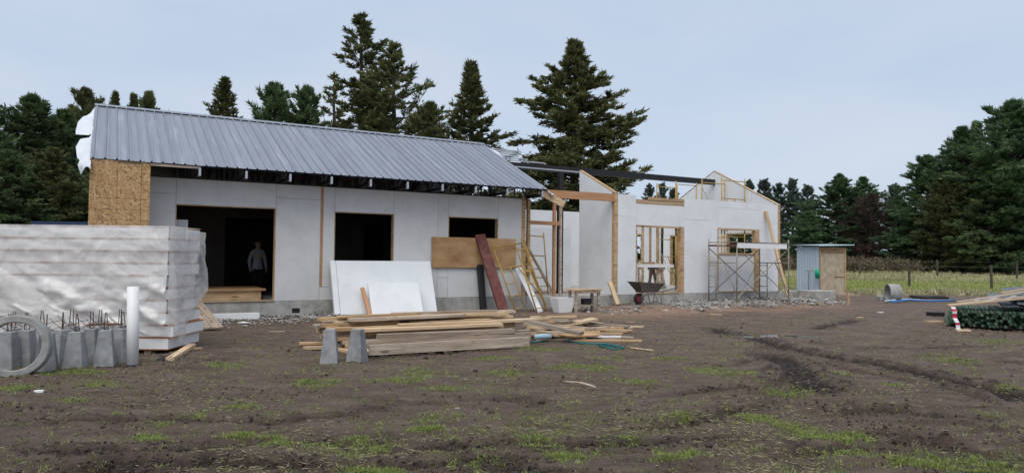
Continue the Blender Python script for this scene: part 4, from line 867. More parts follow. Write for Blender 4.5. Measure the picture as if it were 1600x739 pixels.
MB().box(-.02, 2.30, -.05, -.028, deckz - .06, deckz + .11).build('edge_board', M['foam'], sf)
MB().box(-.06, 2.42, -.06, .5, deckz + .112, deckz + .13).build('deck_sheet', M['rust'], sf)
for x in (0, 2.44):
    for y in (0, 1.2): MB().box(x - .06, x + .06, y - .06, y + .06, -.12, .0).build('foot_pad', M['oldwood'], sf)
# inner scaffold towers (seen over the wall and through the openings)
def tower(s, t, label, lifts, w_=1.2):
    tw = thing('scaffold_tower', label, 'scaffold', Q(s, t, .40), ANG, 'yellow scaffold towers inside the wing'); f2 = frame_me('frame', w_, 2.1, M['yellow'])
    for y in (0, 1.0):
        for k in range(lifts): o = link('frame', f2, tw); o.location = (0, y, k * 2.1)
    for k in range(lifts): MB().tube([(0, 0, .2 + k * 2.1), (w_ * 0, 1.0, 1.8 + k * 2.1)], .012, 6).build('brace', M['greysteel'], tw)
    return tw
tower(15.78, 1.45, 'taller yellow scaffold tower inside the wing by the gable', 2, 1.22)
tower(13.55, 1.5, 'yellow scaffold tower inside the wing left of the gable', 2, 1.0).scale = (1, 1, .93)
wplank((16.48, -.95, .10), (16.40, -.03, 3.25), .12, .05, 'freshwood', 'long pine prop leaning against the wing right corner', 'timber_prop', 'timber')
# inside the doorway: low platform, white board, small post, person
pf = thing('plywood_platform', 'low stack of plywood on timber blocks inside the dark doorway', 'platform', Q(-2.6, .45, .428), ANG)
MB().box(.0, 1.95, 0, 1.6, .22, .27).build('top_sheet', M['ply'], pf); MB().box(.1, 1.85, .05, 1.5, .0, .215).build('base_block', M['wood'], pf)
MB().bar((.15, .3, .30), (.15, .3, .58), .08, .05).build('upright', M['redwood'], pf)
o = MB().box(-2.86, -2.40, .5, .53, .43, 2.30).build('white_board', M['white']); o.location = P0; o.rotation_euler = (0, 0, ANG); tag(o, 'white board standing inside the left edge of the doorway', 'board')
# person
def person():
    base = Q(-.45, 2.72, .43); hgt = 1.50
    V = {}; E_ = []
    def v(n, x, y, z, r, r2=None): V[n] = (x, y, z, r, r2 or r)
    v('pel', 0, 0, .80, .125, .10); v('wai', 0, 0, .92, .125, .095); v('che', 0, 0, 1.08, .145, .10); v('shc', 0, .0, 1.18, .11, .08); v('nek', 0, 0, 1.245, .052); v('jaw', 0, -.012, 1.31, .066, .07); v('hed', 0, -.008, 1.39, .082, .088); v('top', 0, 0, 1.452, .058, .06)
    E_ += [('pel', 'wai'), ('wai', 'che'), ('che', 'shc'), ('shc', 'nek'), ('nek', 'jaw'), ('jaw', 'hed'), ('hed', 'top')]
    for s, n in ((-1, 'l'), (1, 'r')):
        v(n + 'sh', s * .155, 0, 1.165, .066); v(n + 'el', s * .225, .02, .94, .055); v(n + 'wr', s * .235, -.03, .76, .042); v(n + 'pa', s * .232, -.045, .685, .036, .022)
        E_ += [('shc', n + 'sh'), (n + 'sh', n + 'el'), (n + 'el', n + 'wr'), (n + 'wr', n + 'pa')]
        v(n + 'hi', s * .085, 0, .70, .098); v(n + 'kn', s * .095, -.01, .41, .068); v(n + 'an', s * .10, .01, .09, .046); v(n + 'to', s * .115, -.12, .04, .038)
        E_ += [('pel', n + 'hi'), (n + 'hi', n + 'kn'), (n + 'kn', n + 'an'), (n + 'an', n + 'to')]
        for k in range(4):
            fx = s * (.232) + (k - 1.5) * .004; fy = -.045 + (k - 1.5) * .018
            v(f'{n}f{k}a', fx, fy - .004, .645, .009); v(f'{n}f{k}b', fx - s * .012, fy - .006, .60 - (.012 if k in (1, 2) else 0), .008); E_ += [(n + 'pa', f'{n}f{k}a'), (f'{n}f{k}a', f'{n}f{k}b')]
        v(n + 'ta', s * .215, -.085, .675, .010); v(n + 'tb', s * .205, -.10, .635, .009); E_ += [(n + 'pa', n + 'ta'), (n + 'ta', n + 'tb')]
    names = list(V); me = bpy.data.meshes.new('person_cage'); me.from_pydata([V[n][:3] for n in names], [(names.index(a), names.index(b)) for a, b in E_], [])
    o = bpy.data.objects.new('person_cage', me); COL.objects.link(o); o.modifiers.new('skin', 'SKIN'); 
    if not me.skin_vertices: me.attributes  # layer is made by the modifier below
    bm = bmesh.new(); bm.from_mesh(me); ly = bm.verts.layers.skin.verify(); bm.verts.ensure_lookup_table()
    for i, n in enumerate(names): bm.verts[i][ly].radius = (V[n][3], V[n][4]); bm.verts[i][ly].use_root = (n == 'pel')
    bm.to_mesh(me); bm.free(); ss = o.modifiers.new('sub', 'SUBSURF'); ss.levels = 2; ss.render_levels = 2
    dg = bpy.context.evaluated_depsgraph_get(); nm = bpy.data.meshes.new_from_object(o.evaluated_get(dg)); bpy.data.objects.remove(o)
    nm.name = 'body'; nm.materials.clear()
    for k in ('skin', 'sweater', 'pants', 'rubber'): nm.materials.append(M[k])
    for p in nm.polygons:
        c = p.center; p.use_smooth = True
        p.material_index = 3 if c.z < .075 else 0 if (c.z > 1.24 or (abs(c.x) > .17 and c.z < .755)) else 1 if (c.z > .70 and not (c.z < .74 and abs(c.x) < .0)) else 2
    t = thing('person', 'person in grey sweatshirt and black trousers standing in the dark doorway', 'person', base, ANG + R(18))
    link('body', nm, t)
    hm = MB(); n1, n2 = 12, 16
    for i in range(n1 + 1):
        th = math.pi * .62 * i / n1
        for k in range(n2):
            ph_ = 2 * math.pi * k / n2; fr = max(0, -math.sin(ph_)); tt = th * (1 - .45 * fr); rr = .094 + .006 * math.sin(5 * ph_ + i)
            hm.v.append((rr * math.sin(tt) * math.cos(ph_), .004 + (rr + .004) * math.sin(tt) * math.sin(ph_), 1.405 + rr * math.cos(tt)))
    for i in range(n1):
        for k in range(n2): hm.f.append((i * n2 + k, i * n2 + (k + 1) % n2, (i + 1) * n2 + (k + 1) % n2, (i + 1) * n2 + k)); hm.m.append(0)
    hm.build('hair', M['hair'], t, True)
    for s in (-1, 1):
        MB().tube([(s * .03, -.088, 1.395), (s * .03, -.096, 1.395)], .011, 8).build('eye', M['hair'], t); MB().tube([(s * .084, .0, 1.37), (s * .098, .008, 1.40)], [.012, .018], 8).build('ear', M['skin'], t)
    MB().tube([(0, -.085, 1.395), (0, -.112, 1.362), (0, -.088, 1.352)], [.008, .014, .008], 8).build('nose', M['skin'], t); MB().tube([(-.022, -.083, 1.325), (0, -.09, 1.323), (.022, -.083, 1.325)], .006, 6).build('mouth', M['rust'], t)
    pr = MB(); pr.box(-.05, .06, -.118, -.106, 1.02, 1.10); pr.build('sweater_print', M['print'], t, bevel=.02)
person()

# ---------------------------------------------------------------- shed
p = G(1281, 461); SX, SY = p.x, p.y
sh = thing('outhouse_shed', 'small site toilet shed of blue sheet and strand board door', 'shed', (SX, SY, hz(SX, SY)), R(12))
mb = MB(); n = 44; SD, SW = 1.65, 1.32
for k in range(n + 1):
    y = SD * k / n; x = -.02 * math.cos(2 * math.pi * k / 5.5); mb.v += [(x, y, .1), (x, y, 2.12)]
for k in range(n): mb.f.append((2 * k, 2 * k + 2, 2 * k + 3, 2 * k + 1)); mb.m.append(0)
mb.build('side_sheet', M['palemetal'], sh)
MB().box(.06, SW - .09, .0, .03, .05, 1.84).build('door', M['oldply'], sh)
MB().box(SW - .08, SW, -.01, .06, .02, 2.1).build('door_post', M['wood'], sh); MB().box(.005, .05, -.01, .05, .02, 2.1).build('door_post', M['wood'], sh)
MB().box(.72, SW - .1, -.035, -.004, .80, .85).build('latch_board', M['wood'], sh)
for k in range(4): MB().box(.06, SW - .09, .0, .03, 1.86 + k * .062, 1.905 + k * .062).build('vent_slat', M['wood'], sh)
MB().box(.06, SW - .02, .08, SD, .02, 2.06).build('shell', M['core'], sh)
mb = MB(); n = 56
for k in range(n + 1):
    x = -.2 + 1.78 * k / n; z = 2.16 + .018 * math.cos(2 * math.pi * k / 4) + .05 * k / n
    mb.v += [(x, -.25, z), (x, SD + .2, z + .05)]
for k in range(n): mb.f.append((2 * k, 2 * k + 2, 2 * k + 3, 2 * k + 1)); mb.m.append(0)
mb.build('roof_sheet', M['palemetal'], sh)
tap = thing('water_tap', 'tap on a short timber arm beside the blue shed sheet', 'tap', (SX - .62, SY - .10, hz(SX, SY)), R(20))
MB().bar((0, .0, 1.05), (.42, .05, 1.05), .05, .06).build('arm', M['oldwood'], tap); MB().tube([(.1, 0, .02), (.12, 0, 1.0)], .015, 6).build('riser_pipe', M['dark'], tap)
gb = MB(); 
for k in range(6): gb.tube([(.42 + .03 * math.cos(k), -.02 + .03 * math.sin(k), 1.12), (.46 + .07 * math.cos(k), -.03 + .05 * math.sin(k), .92), (.45 + .05 * math.cos(k * 1.3), -.03, .70 + .03 * (k % 3))], [.02, .06, .035], 7)
o = gb.build('green_bag', M['green'], None, True); o.location = (SX - .60, SY - .16, hz(SX, SY) + .02); o.rotation_euler = (0, 0, R(14)); tag(o, 'bright green plastic bag hanging from the tap arm', 'bag')
def stake(px, py, h, label, mt='wood', w_=.06):
    p = G(px, py); o = MB().box(-w_ / 2, w_ / 2, -w_ / 2, w_ / 2, -.1, h).build('stake', M[mt]); o.location = (p.x, p.y, hz(p.x, p.y)); o.rotation_euler = (R(random.uniform(-2, 2)), R(random.uniform(-2, 2)), R(20)); return tag(o, label, 'stake')
stake(1325, 476, .42, 'short pine marker stake right of the concrete block', w_=.08)
for k, (a, b, Ln, lb) in enumerate(((1292, 462, 1.3, 'dark timber skid under the shed left side'), (1306, 463, 1.1, 'dark timber skid under the shed door'))):
    p = G(a, b); plank((p.x, p.y - .1, hz(p.x, p.y) - .02), R(14), Ln, .15, .1, 'oldwood', lb)
# concrete pipe
cpx = G(1402, 471); mb = MB(); n = 32
for (r, x) in ((.34, -.21), (.34, .21), (.285, .21), (.285, -.21)):
    for k in range(n): th = 2 * math.pi * k / n; mb.v.append((x, r * math.cos(th), r * math.sin(th)))
for q in range(4):
    for k in range(n): mb.f.append((q * n + k, q * n + (k + 1) % n, ((q + 1) % 4) * n + (k + 1) % n, ((q + 1) % 4) * n + k)); mb.m.append(0)
o = mb.build('concrete_pipe', M['ring'], bevel=.01); o.location = (cpx.x, cpx.y + .3, hz(cpx.x, cpx.y) + .33); o.rotation_euler = (0, 0, R(-6)); tag(o, 'short concrete pipe lying near the field fence', 'concrete pipe')
p = G(1384, 469); o = MB().box(-.3, .3, -.2, .2, -.05, .2).build('concrete_chunk', M['concrete'], bevel=.06); o.location = (p.x, p.y, hz(p.x, p.y)); tag(o, 'grey concrete lump left of the concrete pipe', 'concrete lump')
pts = [G(*q) for q in ((1394, 474), (1420, 471), (1450, 473), (1492, 472))]
for k, (off, mt, lb) in enumerate(((0, 'bluetarp', 'bright blue pipe lying on the ground by the concrete pipe'), (.5, 'paleblue', 'pale blue pipe lying behind the bright blue one'))):
    tag(MB().tube([q + Vector((0, off, .07 + hz(q.x, q.y))) for q in (pts if k == 0 else pts[:3])], .035, 10).build('plastic_pipe', M[mt], smooth=True), lb, 'pipe')
a, b = G(1445, 470), G(1487, 471)
for k, lb in enumerate(('black pipe lying behind the blue pipes, nearer one', 'black pipe lying behind the blue pipes, farther one')):
    d = Vector((0, .85 + .2 * k, .09 + .03 * k)); tag(MB().tube([a + d, b + d + Vector((.4, 0, 0))], .05, 10).build('plastic_pipe', M['black'], smooth=True), lb, 'pipe')

# ---------------------------------------------------------------- bundle of green treated poles with roofing over it
BO = G(1480, 511); BA = R(-31)
def BL(x, y, z): return Vector((BO.x + x * math.cos(BA) - y * math.sin(BA), BO.y + x * math.sin(BA) + y * math.cos(BA), hz(BO.x, BO.y) + z))
bun = thing('green_pole_bundle', 'bundle of green treated poles lying under roofing sheets at right', 'pole bundle', (BO.x, BO.y, hz(BO.x, BO.y)), BA)
gm = pmat('green_treated_wood', [(.012, .035, .026), (.03, .075, .05), (.07, .11, .07), (.25, .20, .12)], 14, .9, .4, 30, vary=.4)
r5 = random.Random(9); pole = MB().tube([(0, 0, 0), (0, 2.6, 0)], .034, 7).mesh('pole', gm)
for row in range(6):
    for k in range(38 - row):
        o = link('pole', pole, bun); o.location = (.02 + k * .072 + row * .036 + r5.uniform(-.008, .008), r5.uniform(-.28, .12), .075 + row * .060); o.rotation_euler = (0, r5.uniform(0, 6), r5.uniform(-.012, .012))
for y in (.4, 2.0): MB().box(-.05, 2.9, y, y + .1, -.08, .038).build('bearer', M['oldwood'], bun)
sheet2 = MB(); n = 60
for k in range(n + 1):
    x = 2.6 * k / n; z = .018 * (1 if (k % 6) in (0, 1) else 0)
    sheet2.v += [(x, 0, z), (x, 2.4, z)]
for k in range(n): sheet2.f.append((2 * k, 2 * k + 2, 2 * k + 3, 2 * k + 1)); sheet2.m.append(0)
s2 = sheet2.mesh('ribbed_sheet', M['slate'])
zb = hz(BO.x, BO.y)
for k, (dx, dy, dz, rx, ry, rz, mt, lb) in enumerate(((1.05, -.02, .50, 5, -3, 4, 'slate', 'dark ribbed roofing sheet lowest on the green pole bundle'), (1.35, -.12, .56, 7, -8, 3, 'slate', 'dark ribbed roofing sheet sloping over the green pole bundle'))):
    o = link('roofing_sheet', s2); o.location = BL(dx, dy, dz); o.rotation_euler = (R(rx), R(ry), BA + R(rz)); tag(o, lb, 'roofing sheet')
for k, (x0, z0, x1, z1, dy, w_, mt, lb) in enumerate(((.02, .475, 2.2, .80, .12, .36, 'freshwood', 'pale board sloping along the left of the pole bundle'), (.2, .53, 2.0, .90, .55, .30, 'oldwood', 'greyish board behind the pale one on the bundle'), (1.05, .78, 1.95, 1.0, .35, .11, 'wood', 'orange batten topmost on the bundle'))):
    p = BL(x0, dy, z0); q = BL(x1, dy + .3, z1); pl3(p, q, w_, .03, mt, lb)
mb = MB(); nx = 14
for i in range(nx + 1):
    for j in range(7): f = i / nx; g = j / 6; mb.v.append(BL(.55 + 1.5 * f, .1 + .9 * g, .60 + .24 * f + .03 * math.sin(i * 1.9 + j) + .02 * math.sin(j * 2.3)))
for i in range(nx):
    for j in range(6): a = i * 7 + j; mb.f.append((a, a + 1, a + 8, a + 7)); mb.m.append(0)
tag(mb.build('plastic_film', M['film'], None, True), 'crumpled clear plastic film on the pole bundle', 'plastic sheet')
# barrier tape on its stake
p = G(1497, 516); q = G(1489, 478, .50); 
tp = thing('barrier_tape', 'red and white barrier tape hanging down at the bundle front', 'barrier tape', (p.x, p.y, hz(p.x, p.y)))
rw = pmat('red_tape', [(.55, .03, .05), (.6, .05, .06)], 5, .5, 0); ww = pmat('white_tape', [(.75, .75, .78), (.8, .8, .82)], 5, .5, 0)
N8 = 10
for k in range(N8):
    f0, f1 = k / N8, (k + .98) / N8
    def tpp(f): return Vector((-.12 * f + .015 * math.sin(9 * f), -.02 + .012 * math.sin(14 * f), .02 + .50 * f))
    a, b = tpp(f0), tpp(f1); mb = MB(); mb.add([a - Vector((.05, 0, 0)), a + Vector((.05, .01, 0)), b + Vector((.05, .012, 0)), b - Vector((.05, 0, 0)), a - Vector((.05, -.006, 0)), a + Vector((.05, .016, 0)), b + Vector((.05, .018, 0)), b - Vector((.05, -.006, 0))], [(0, 1, 2, 3), (7, 6, 5, 4), (0, 4, 5, 1), (2, 6, 7, 3), (0, 3, 7, 4), (1, 5, 6, 2)])
    mb.build('red_band' if k in (2, 5, 6, 8) else 'white_band', rw if k in (2, 5, 6, 8) else ww, tp)
for (a, b, ang, Ln, w_, lb) in ((1447, 505, 6, .42, .2, 'flat pale board scrap left of the pole bundle'), (1494, 518, -8, .28, .1, 'small wood scrap under the barrier tape')):
    p = G(a, b); plank((p.x, p.y, hz(p.x, p.y) + .012), R(ang), Ln, w_, .04, 'freshwood', lb)
p = G(1457, 496); o = MB().box(0, .35, 0, .3, 0, .12).build('black_block', M['black'], bevel=.01); o.location = (p.x, p.y, hz(p.x, p.y)); tag(o, 'black block at the left end of the pole bundle', 'block')

# ---------------------------------------------------------------- container behind the house
c = thing('shipping_container', 'dark blue container showing behind the house left end', 'container', (-16.9, 27.0, hz(-18, 28)), R(4)); c.scale = (1, 1, 1.09)
mb = MB(); n = 24
MB().box(-1.5, 2.2, .1, 2.3, .0, 2.45).build('body', M['bluemetal'], c)
for k in range(7): MB().box(-1.4 + k * .52, -1.22 + k * .52, .045, .098, .12, 2.35).build('rib', M['bluemetal'], c)
MB().box(-1.52, 2.22, .03, .12, 2.36, 2.50).build('top_rail', M['bluemetal'], c); MB().box(-1.52, 2.22, .03, .12, .0, .12).build('bottom_rail', M['bluemetal'], c)
MB().box(-1.3, -.75, .02, .044, 1.9, 2.32).build('label_plate', M['white'], c)

# ---------------------------------------------------------------- fences
def fence(label, pts, ph_, gap, wires, group='field fences'):
    a, b = Vector((pts[0][0], pts[0][1], 0)), Vector((pts[1][0], pts[1][1], 0)); ln = (b - a).length; n = int(ln / gap)
    t = thing('wire_fence', label, 'fence', (a.x, a.y, hz(a.x, a.y)), 0, group)
    pm_ = MB().tube([(0, 0, -.3), (0, 0, ph_)], [.075, .065], 7).mesh('post', M['post'])
    P = []
    for k in range(n + 1):
        p = a.lerp(b, k / n); z = hz(p.x, p.y) - hz(a.x, a.y); o = link('post', pm_, t); o.location = (p.x - a.x, p.y - a.y, z); o.rotation_euler = (random.uniform(-.03, .03), random.uniform(-.03, .03), random.random()); P.append(Vector((p.x - a.x, p.y - a.y - .08, z)))
    for h in wires: MB().tube([p + Vector((0, 0, h)) for p in P], .005, 4).build('wire', M['dark'], t)
    return t
f1, f2 = G(1333, 449), G(1545, 454)
d_ = (f2 - f1)
fence('nearest post and wire fence along the plot side of the field', ((f1.x - d_.x * .75, f1.y - d_.y * .75 ), (f1.x + d_.x * 2.2, f1.y + d_.y * 2.2)), 1.38, d_.length / 2, (.45, .85, 1.25))
fence('middle wire fence crossing the dry field behind the shed', ((10, 56), (60, 50)), 1.4, 5.2, (.5, .9, 1.25))
fence('far wire fence before the scrub below the trees', ((12, 70), (80, 62)), 1.35, 7, (.6, 1.2))

# ---------------------------------------------------------------- leaf-card builder shared by trees and grasses
def sprays(P, Dr, Ln, Wd, tint, Up=None):
    """diamond shaped foliage sprays: P base points, Dr unit directions"""
    n = len(P); rnd = rng.normal(size=(n, 3)); 
    if Up is not None: rnd = rnd * .5 + Up
    side = np.cross(Dr, rnd); side /= np.linalg.norm(side, axis=1, keepdims=True) + 1e-9
    L_ = Ln[:, None]; W_ = Wd[:, None]
    a = P; b = P + Dr * L_ * .45 + side * W_; c = P + Dr * L_; d = P + Dr * L_ * .45 - side * W_
    v = np.stack([a, b, c, d], 1).reshape(-1, 3); f = np.arange(4 * n).reshape(n, 4)
    return v, f, np.repeat(tint, 4)
def unit(a): return a / (np.linalg.norm(a, axis=-1, keepdims=True) + 1e-9)
def make_tree(seed, Hh, Rr, prof, nb, leaf, h0=.06, el=(-.15, .75), curl=.25, branchlets=8, per=22, slen=.34, swid=.055, blen=.32, gaps=.0, lean=0, flat=.45, wood=True, spread=1., dead=False):
    g = np.random.default_rng(seed); tr = MB()
    tw = [(lean * k / 8 * .5 + .06 * math.sin(k * 1.3 + seed) * (k > 0), .06 * math.sin(k * .9 + seed * 2) * (k > 0), Hh * .985 * k / 8) for k in range(9)]
    r0 = .022 * Hh + .06; tr.tube([(0, 0, -.4)] + tw, [r0 * 1.2] + [r0 * (1 - k / 8.4) + .012 for k in range(9)], 8)
    PV, PD, PL_, PW_, PT = [], [], [], [], []
    az = g.uniform(0, 6.28)
    for i in range(nb):
        f = (i + g.uniform(0, 1)) / nb; f = h0 + (1 - h0) * f ** .92; f = min(f, .995); z = f * Hh
        az += 2.4 + g.uniform(-.6, .6); lump = .78 + .30 * math.sin(az * 2 + seed) * math.sin(f * 9 + seed)
        Lb = Rr * prof(f) * g.uniform(.62, 1.12) * lump + .05 + .07 * (1 - f)
        if g.random() < gaps: continue
        e = el[0] + (el[1] - el[0]) * f ** 1.5 + g.uniform(-.16, .16)
        d = np.array([math.cos(az) * math.cos(e), math.sin(az) * math.cos(e), math.sin(e)])
        k8 = f * 8; i8 = min(int(k8), 7); b0 = np.array(tw[i8]) * (1 - (k8 - i8)) + np.array(tw[i8 + 1]) * (k8 - i8)
        ss_ = np.linspace(0, 1, 5); crv = b0 + np.outer(ss_ * Lb, d) + np.outer(ss_ ** 2 * Lb * curl * g.uniform(.4, 1.4), [0, 0, 1])
        crv[1:] += g.normal(0, .03 * Lb, (4, 3))
        if wood: tr.tube([tuple(p) for p in crv], [max(.012, .02 * Lb * (1 - k * .22)) for k in range(5)], 4, cap=False)
        nbl = max(3, int(branchlets * (.45 + .55 * Lb / Rr)))
        for j in range(nbl + 1):
            q = .22 + .78 * (j + g.uniform(-.3, .3)) / nbl; q = min(max(q, .1), 1.); k4 = q * 4; i4 = min(int(k4), 3); p0 = crv[i4] * (1 - (k4 - i4)) + crv[i4 + 1] * (k4 - i4)
            tng = unit(crv[i4 + 1] - crv[i4]); lat = unit(np.cross(tng, [0, 0, 1])) * g.choice([-1, 1]); 
            if j == nbl: bd = tng
            else: bd = unit(tng * g.uniform(.5, 1.0) + lat * g.uniform(.3, 1.) * spread + np.array([0, 0, g.uniform(-.3, .3)]))
            bl = (blen * Lb * (1.1 - .45 * q) + .05 + .14 * (1 - f)) * g.uniform(.6, 1.2)
            m = max(5, int(1.75 * per * (.4 + bl)))
            tpos = g.uniform(0.0, 1, m) ** .8; base = p0 + np.outer(tpos * bl, bd) + g.normal(0, .045 + .04 * bl, (m, 3)) * [1, 1, flat + .3]
            dr = unit(bd * .9 + g.normal(0, .5, (m, 3)) * [1, 1, flat] + np.array([0, 0, curl * .5]))
            PV.append(base); PD.append(dr); PL_.append(slen * .74 * g.uniform(.5, 1.4, m)); PW_.append(swid * .60 * g.uniform(.6, 1.4, m))
            PT.append(np.clip(g.uniform(.15, .75) + g.normal(0, .13, m), 0, 1))
            if dead: tr.tube([tuple(p0), tuple(p0 + bd * bl)], [.012, .006], 3, cap=False)
    v, f_, tn = sprays(np.concatenate(PV), np.concatenate(PD), np.concatenate(PL_), np.concatenate(PW_), np.concatenate(PT))
    return tr.mesh('trunk', M['bark'] if not dead else M['twig_dead'], True), npmesh('crown', v, f_, M[leaf], dict(tint=tn))
def pf_(*pts):
    fs_ = [a for a, b in pts]; vs2 = [b for a, b in pts]; return lambda f: float(np.interp(f, fs_, vs2))
cone = pf_((0, .8), (.15, 1), (.5, .68), (.68, .48), (.8, .30), (.9, .15), (1, .0))
tallp = pf_((0, .7), (.2, 1), (.45, 1.), (.57, .85), (.69, .62), (.76, .58), (.84, .62), (.9, .38), (.95, .2), (1, .02))
widep = pf_((0, .7), (.2, 1), (.5, 1.), (.62, .85), (.72, .85), (.8, .6), (.87, .32), (.93, .14), (1, .0))
cypp = pf_((0, .7), (.1, .9), (.36, 1.), (.5, .88), (.63, .76), (.74, .56), (.80, .42), (.86, .24), (.93, .10), (1, .0))
broad = lambda f: max(0, 1 - f ** 2.2) ** .8 * min(1, .55 + f * 2.)
dense = pf_((0, .8), (.1, 1), (.35, 1.), (.55, .88), (.72, .66), (.84, .40), (.93, .17), (1, .0))
euc = lambda f: max(0, math.sin(min(1, max(0, (f - .1) / .9)) * math.pi)) ** .6
PROT = {
    'tall': make_tree(1, 14.6, 2.7, tallp, 120, 'leaf_olive', h0=.1, el=(-.12, .45), curl=.10, branchlets=9, per=30, gaps=.16, flat=.3),
    'wide': make_tree(2, 12.8, 3.4, widep, 105, 'leaf_olive', h0=.08, el=(-.12, .5), curl=.10, branchlets=9, per=34, gaps=.14, flat=.3),
    'narrow': make_tree(3, 11.8, 2.9, cone, 150, 'leaf_olive', el=(-.1, .75), curl=.15, branchlets=8, per=28, flat=.35),
    'cypress': make_tree(14, 12.6, 4.35, cypp, 185, 'leaf_olive', h0=.07, el=(-.15, .42), curl=.10, branchlets=12, per=46, slen=.34, swid=.055, blen=.26, gaps=.03, flat=.35),
    'dense': make_tree(5, 10.5, 3.6, dense, 190, 'leaf_dark', h0=.03, el=(-.2, .6), curl=.12, branchlets=9, per=30, flat=.3),
    'olive': make_tree(6, 10.5, 3.2, dense, 160, 'leaf_olive', h0=.03, el=(-.1, .7), curl=.2, branchlets=9, per=30, gaps=.1, flat=.35),
    'round': make_tree(7, 9.6, 3.4, broad, 110, 'leaf_dark', h0=.2, el=(.1, .9), curl=.05, branchlets=9, per=34, gaps=.14),
    'thin': make_tree(8, 10.2, 1.5, broad, 45, 'leaf_olive', h0=.25, el=(.1, .7), curl=.1, branchlets=6, per=20, gaps=.25),
    'feather': make_tree(9, 12., 4.8, dense, 210, 'leaf_green', h0=.02, el=(-.1, .6), curl=.05, branchlets=10, per=36, slen=.42, swid=.055, flat=.3),
    'feather2': make_tree(10, 12., 4.4, lambda f: dense(f) * (.85 + .15 * math.sin(f * 20)), 200, 'leaf_green', h0=.02, el=(-.2, .55), curl=.12, branchlets=10, per=34, slen=.42, swid=.055, flat=.3),
    'euc': make_tree(11, 11., 2.2, euc, 70, 'leaf_euc', h0=.25, el=(.3, 1.1), curl=-.05, branchlets=7, per=34, slen=.4, swid=.07, gaps=.1),
    'dead': make_tree(12, 6.6, 3.2, dense, 90, 'twig_dead', h0=.02, el=(.05, .7), curl=.12, branchlets=9, per=16, slen=.5, swid=.014, dead=True),
}
HT = dict(tall=14.6, wide=12.8, narrow=11.8, cypress=12.6, dense=10.5, olive=10.5, round=9.6, thin=10.2, feather=12., feather2=12., euc=11., dead=6.6)
def tree(kind, px, top, depth, rz, label, group, wide=1.):
    if group == gr_: depth = 34 + depth * .68 if px > 1280 else depth + 8      # the wood stands beyond the fenced field
    d = ray(px, 400); x = d.x / d.y * depth; d2 = ray(px, top); zt = H + d2.z / d2.y * depth; zg = hz(x, depth) - .1; k = (zt - zg) / HT[kind]
    nm = {'euc': 'eucalyptus_tree', 'dead': 'dead_tree'}.get(kind, 'conifer_tree')
    t = thing(nm, label, 'tree', (x, depth, zg), R(rz), group); wide *= 1.06 if kind.startswith('feather') or kind == 'dense' else 1.; t.scale = (k * wide, k * wide, k)
    link('trunk', PROT[kind][0], t); link('crown', PROT[kind][1], t); return t
gb_, gr_, gl_ = 'conifers behind the house', 'conifers beyond the field at right', 'conifers at the left edge'
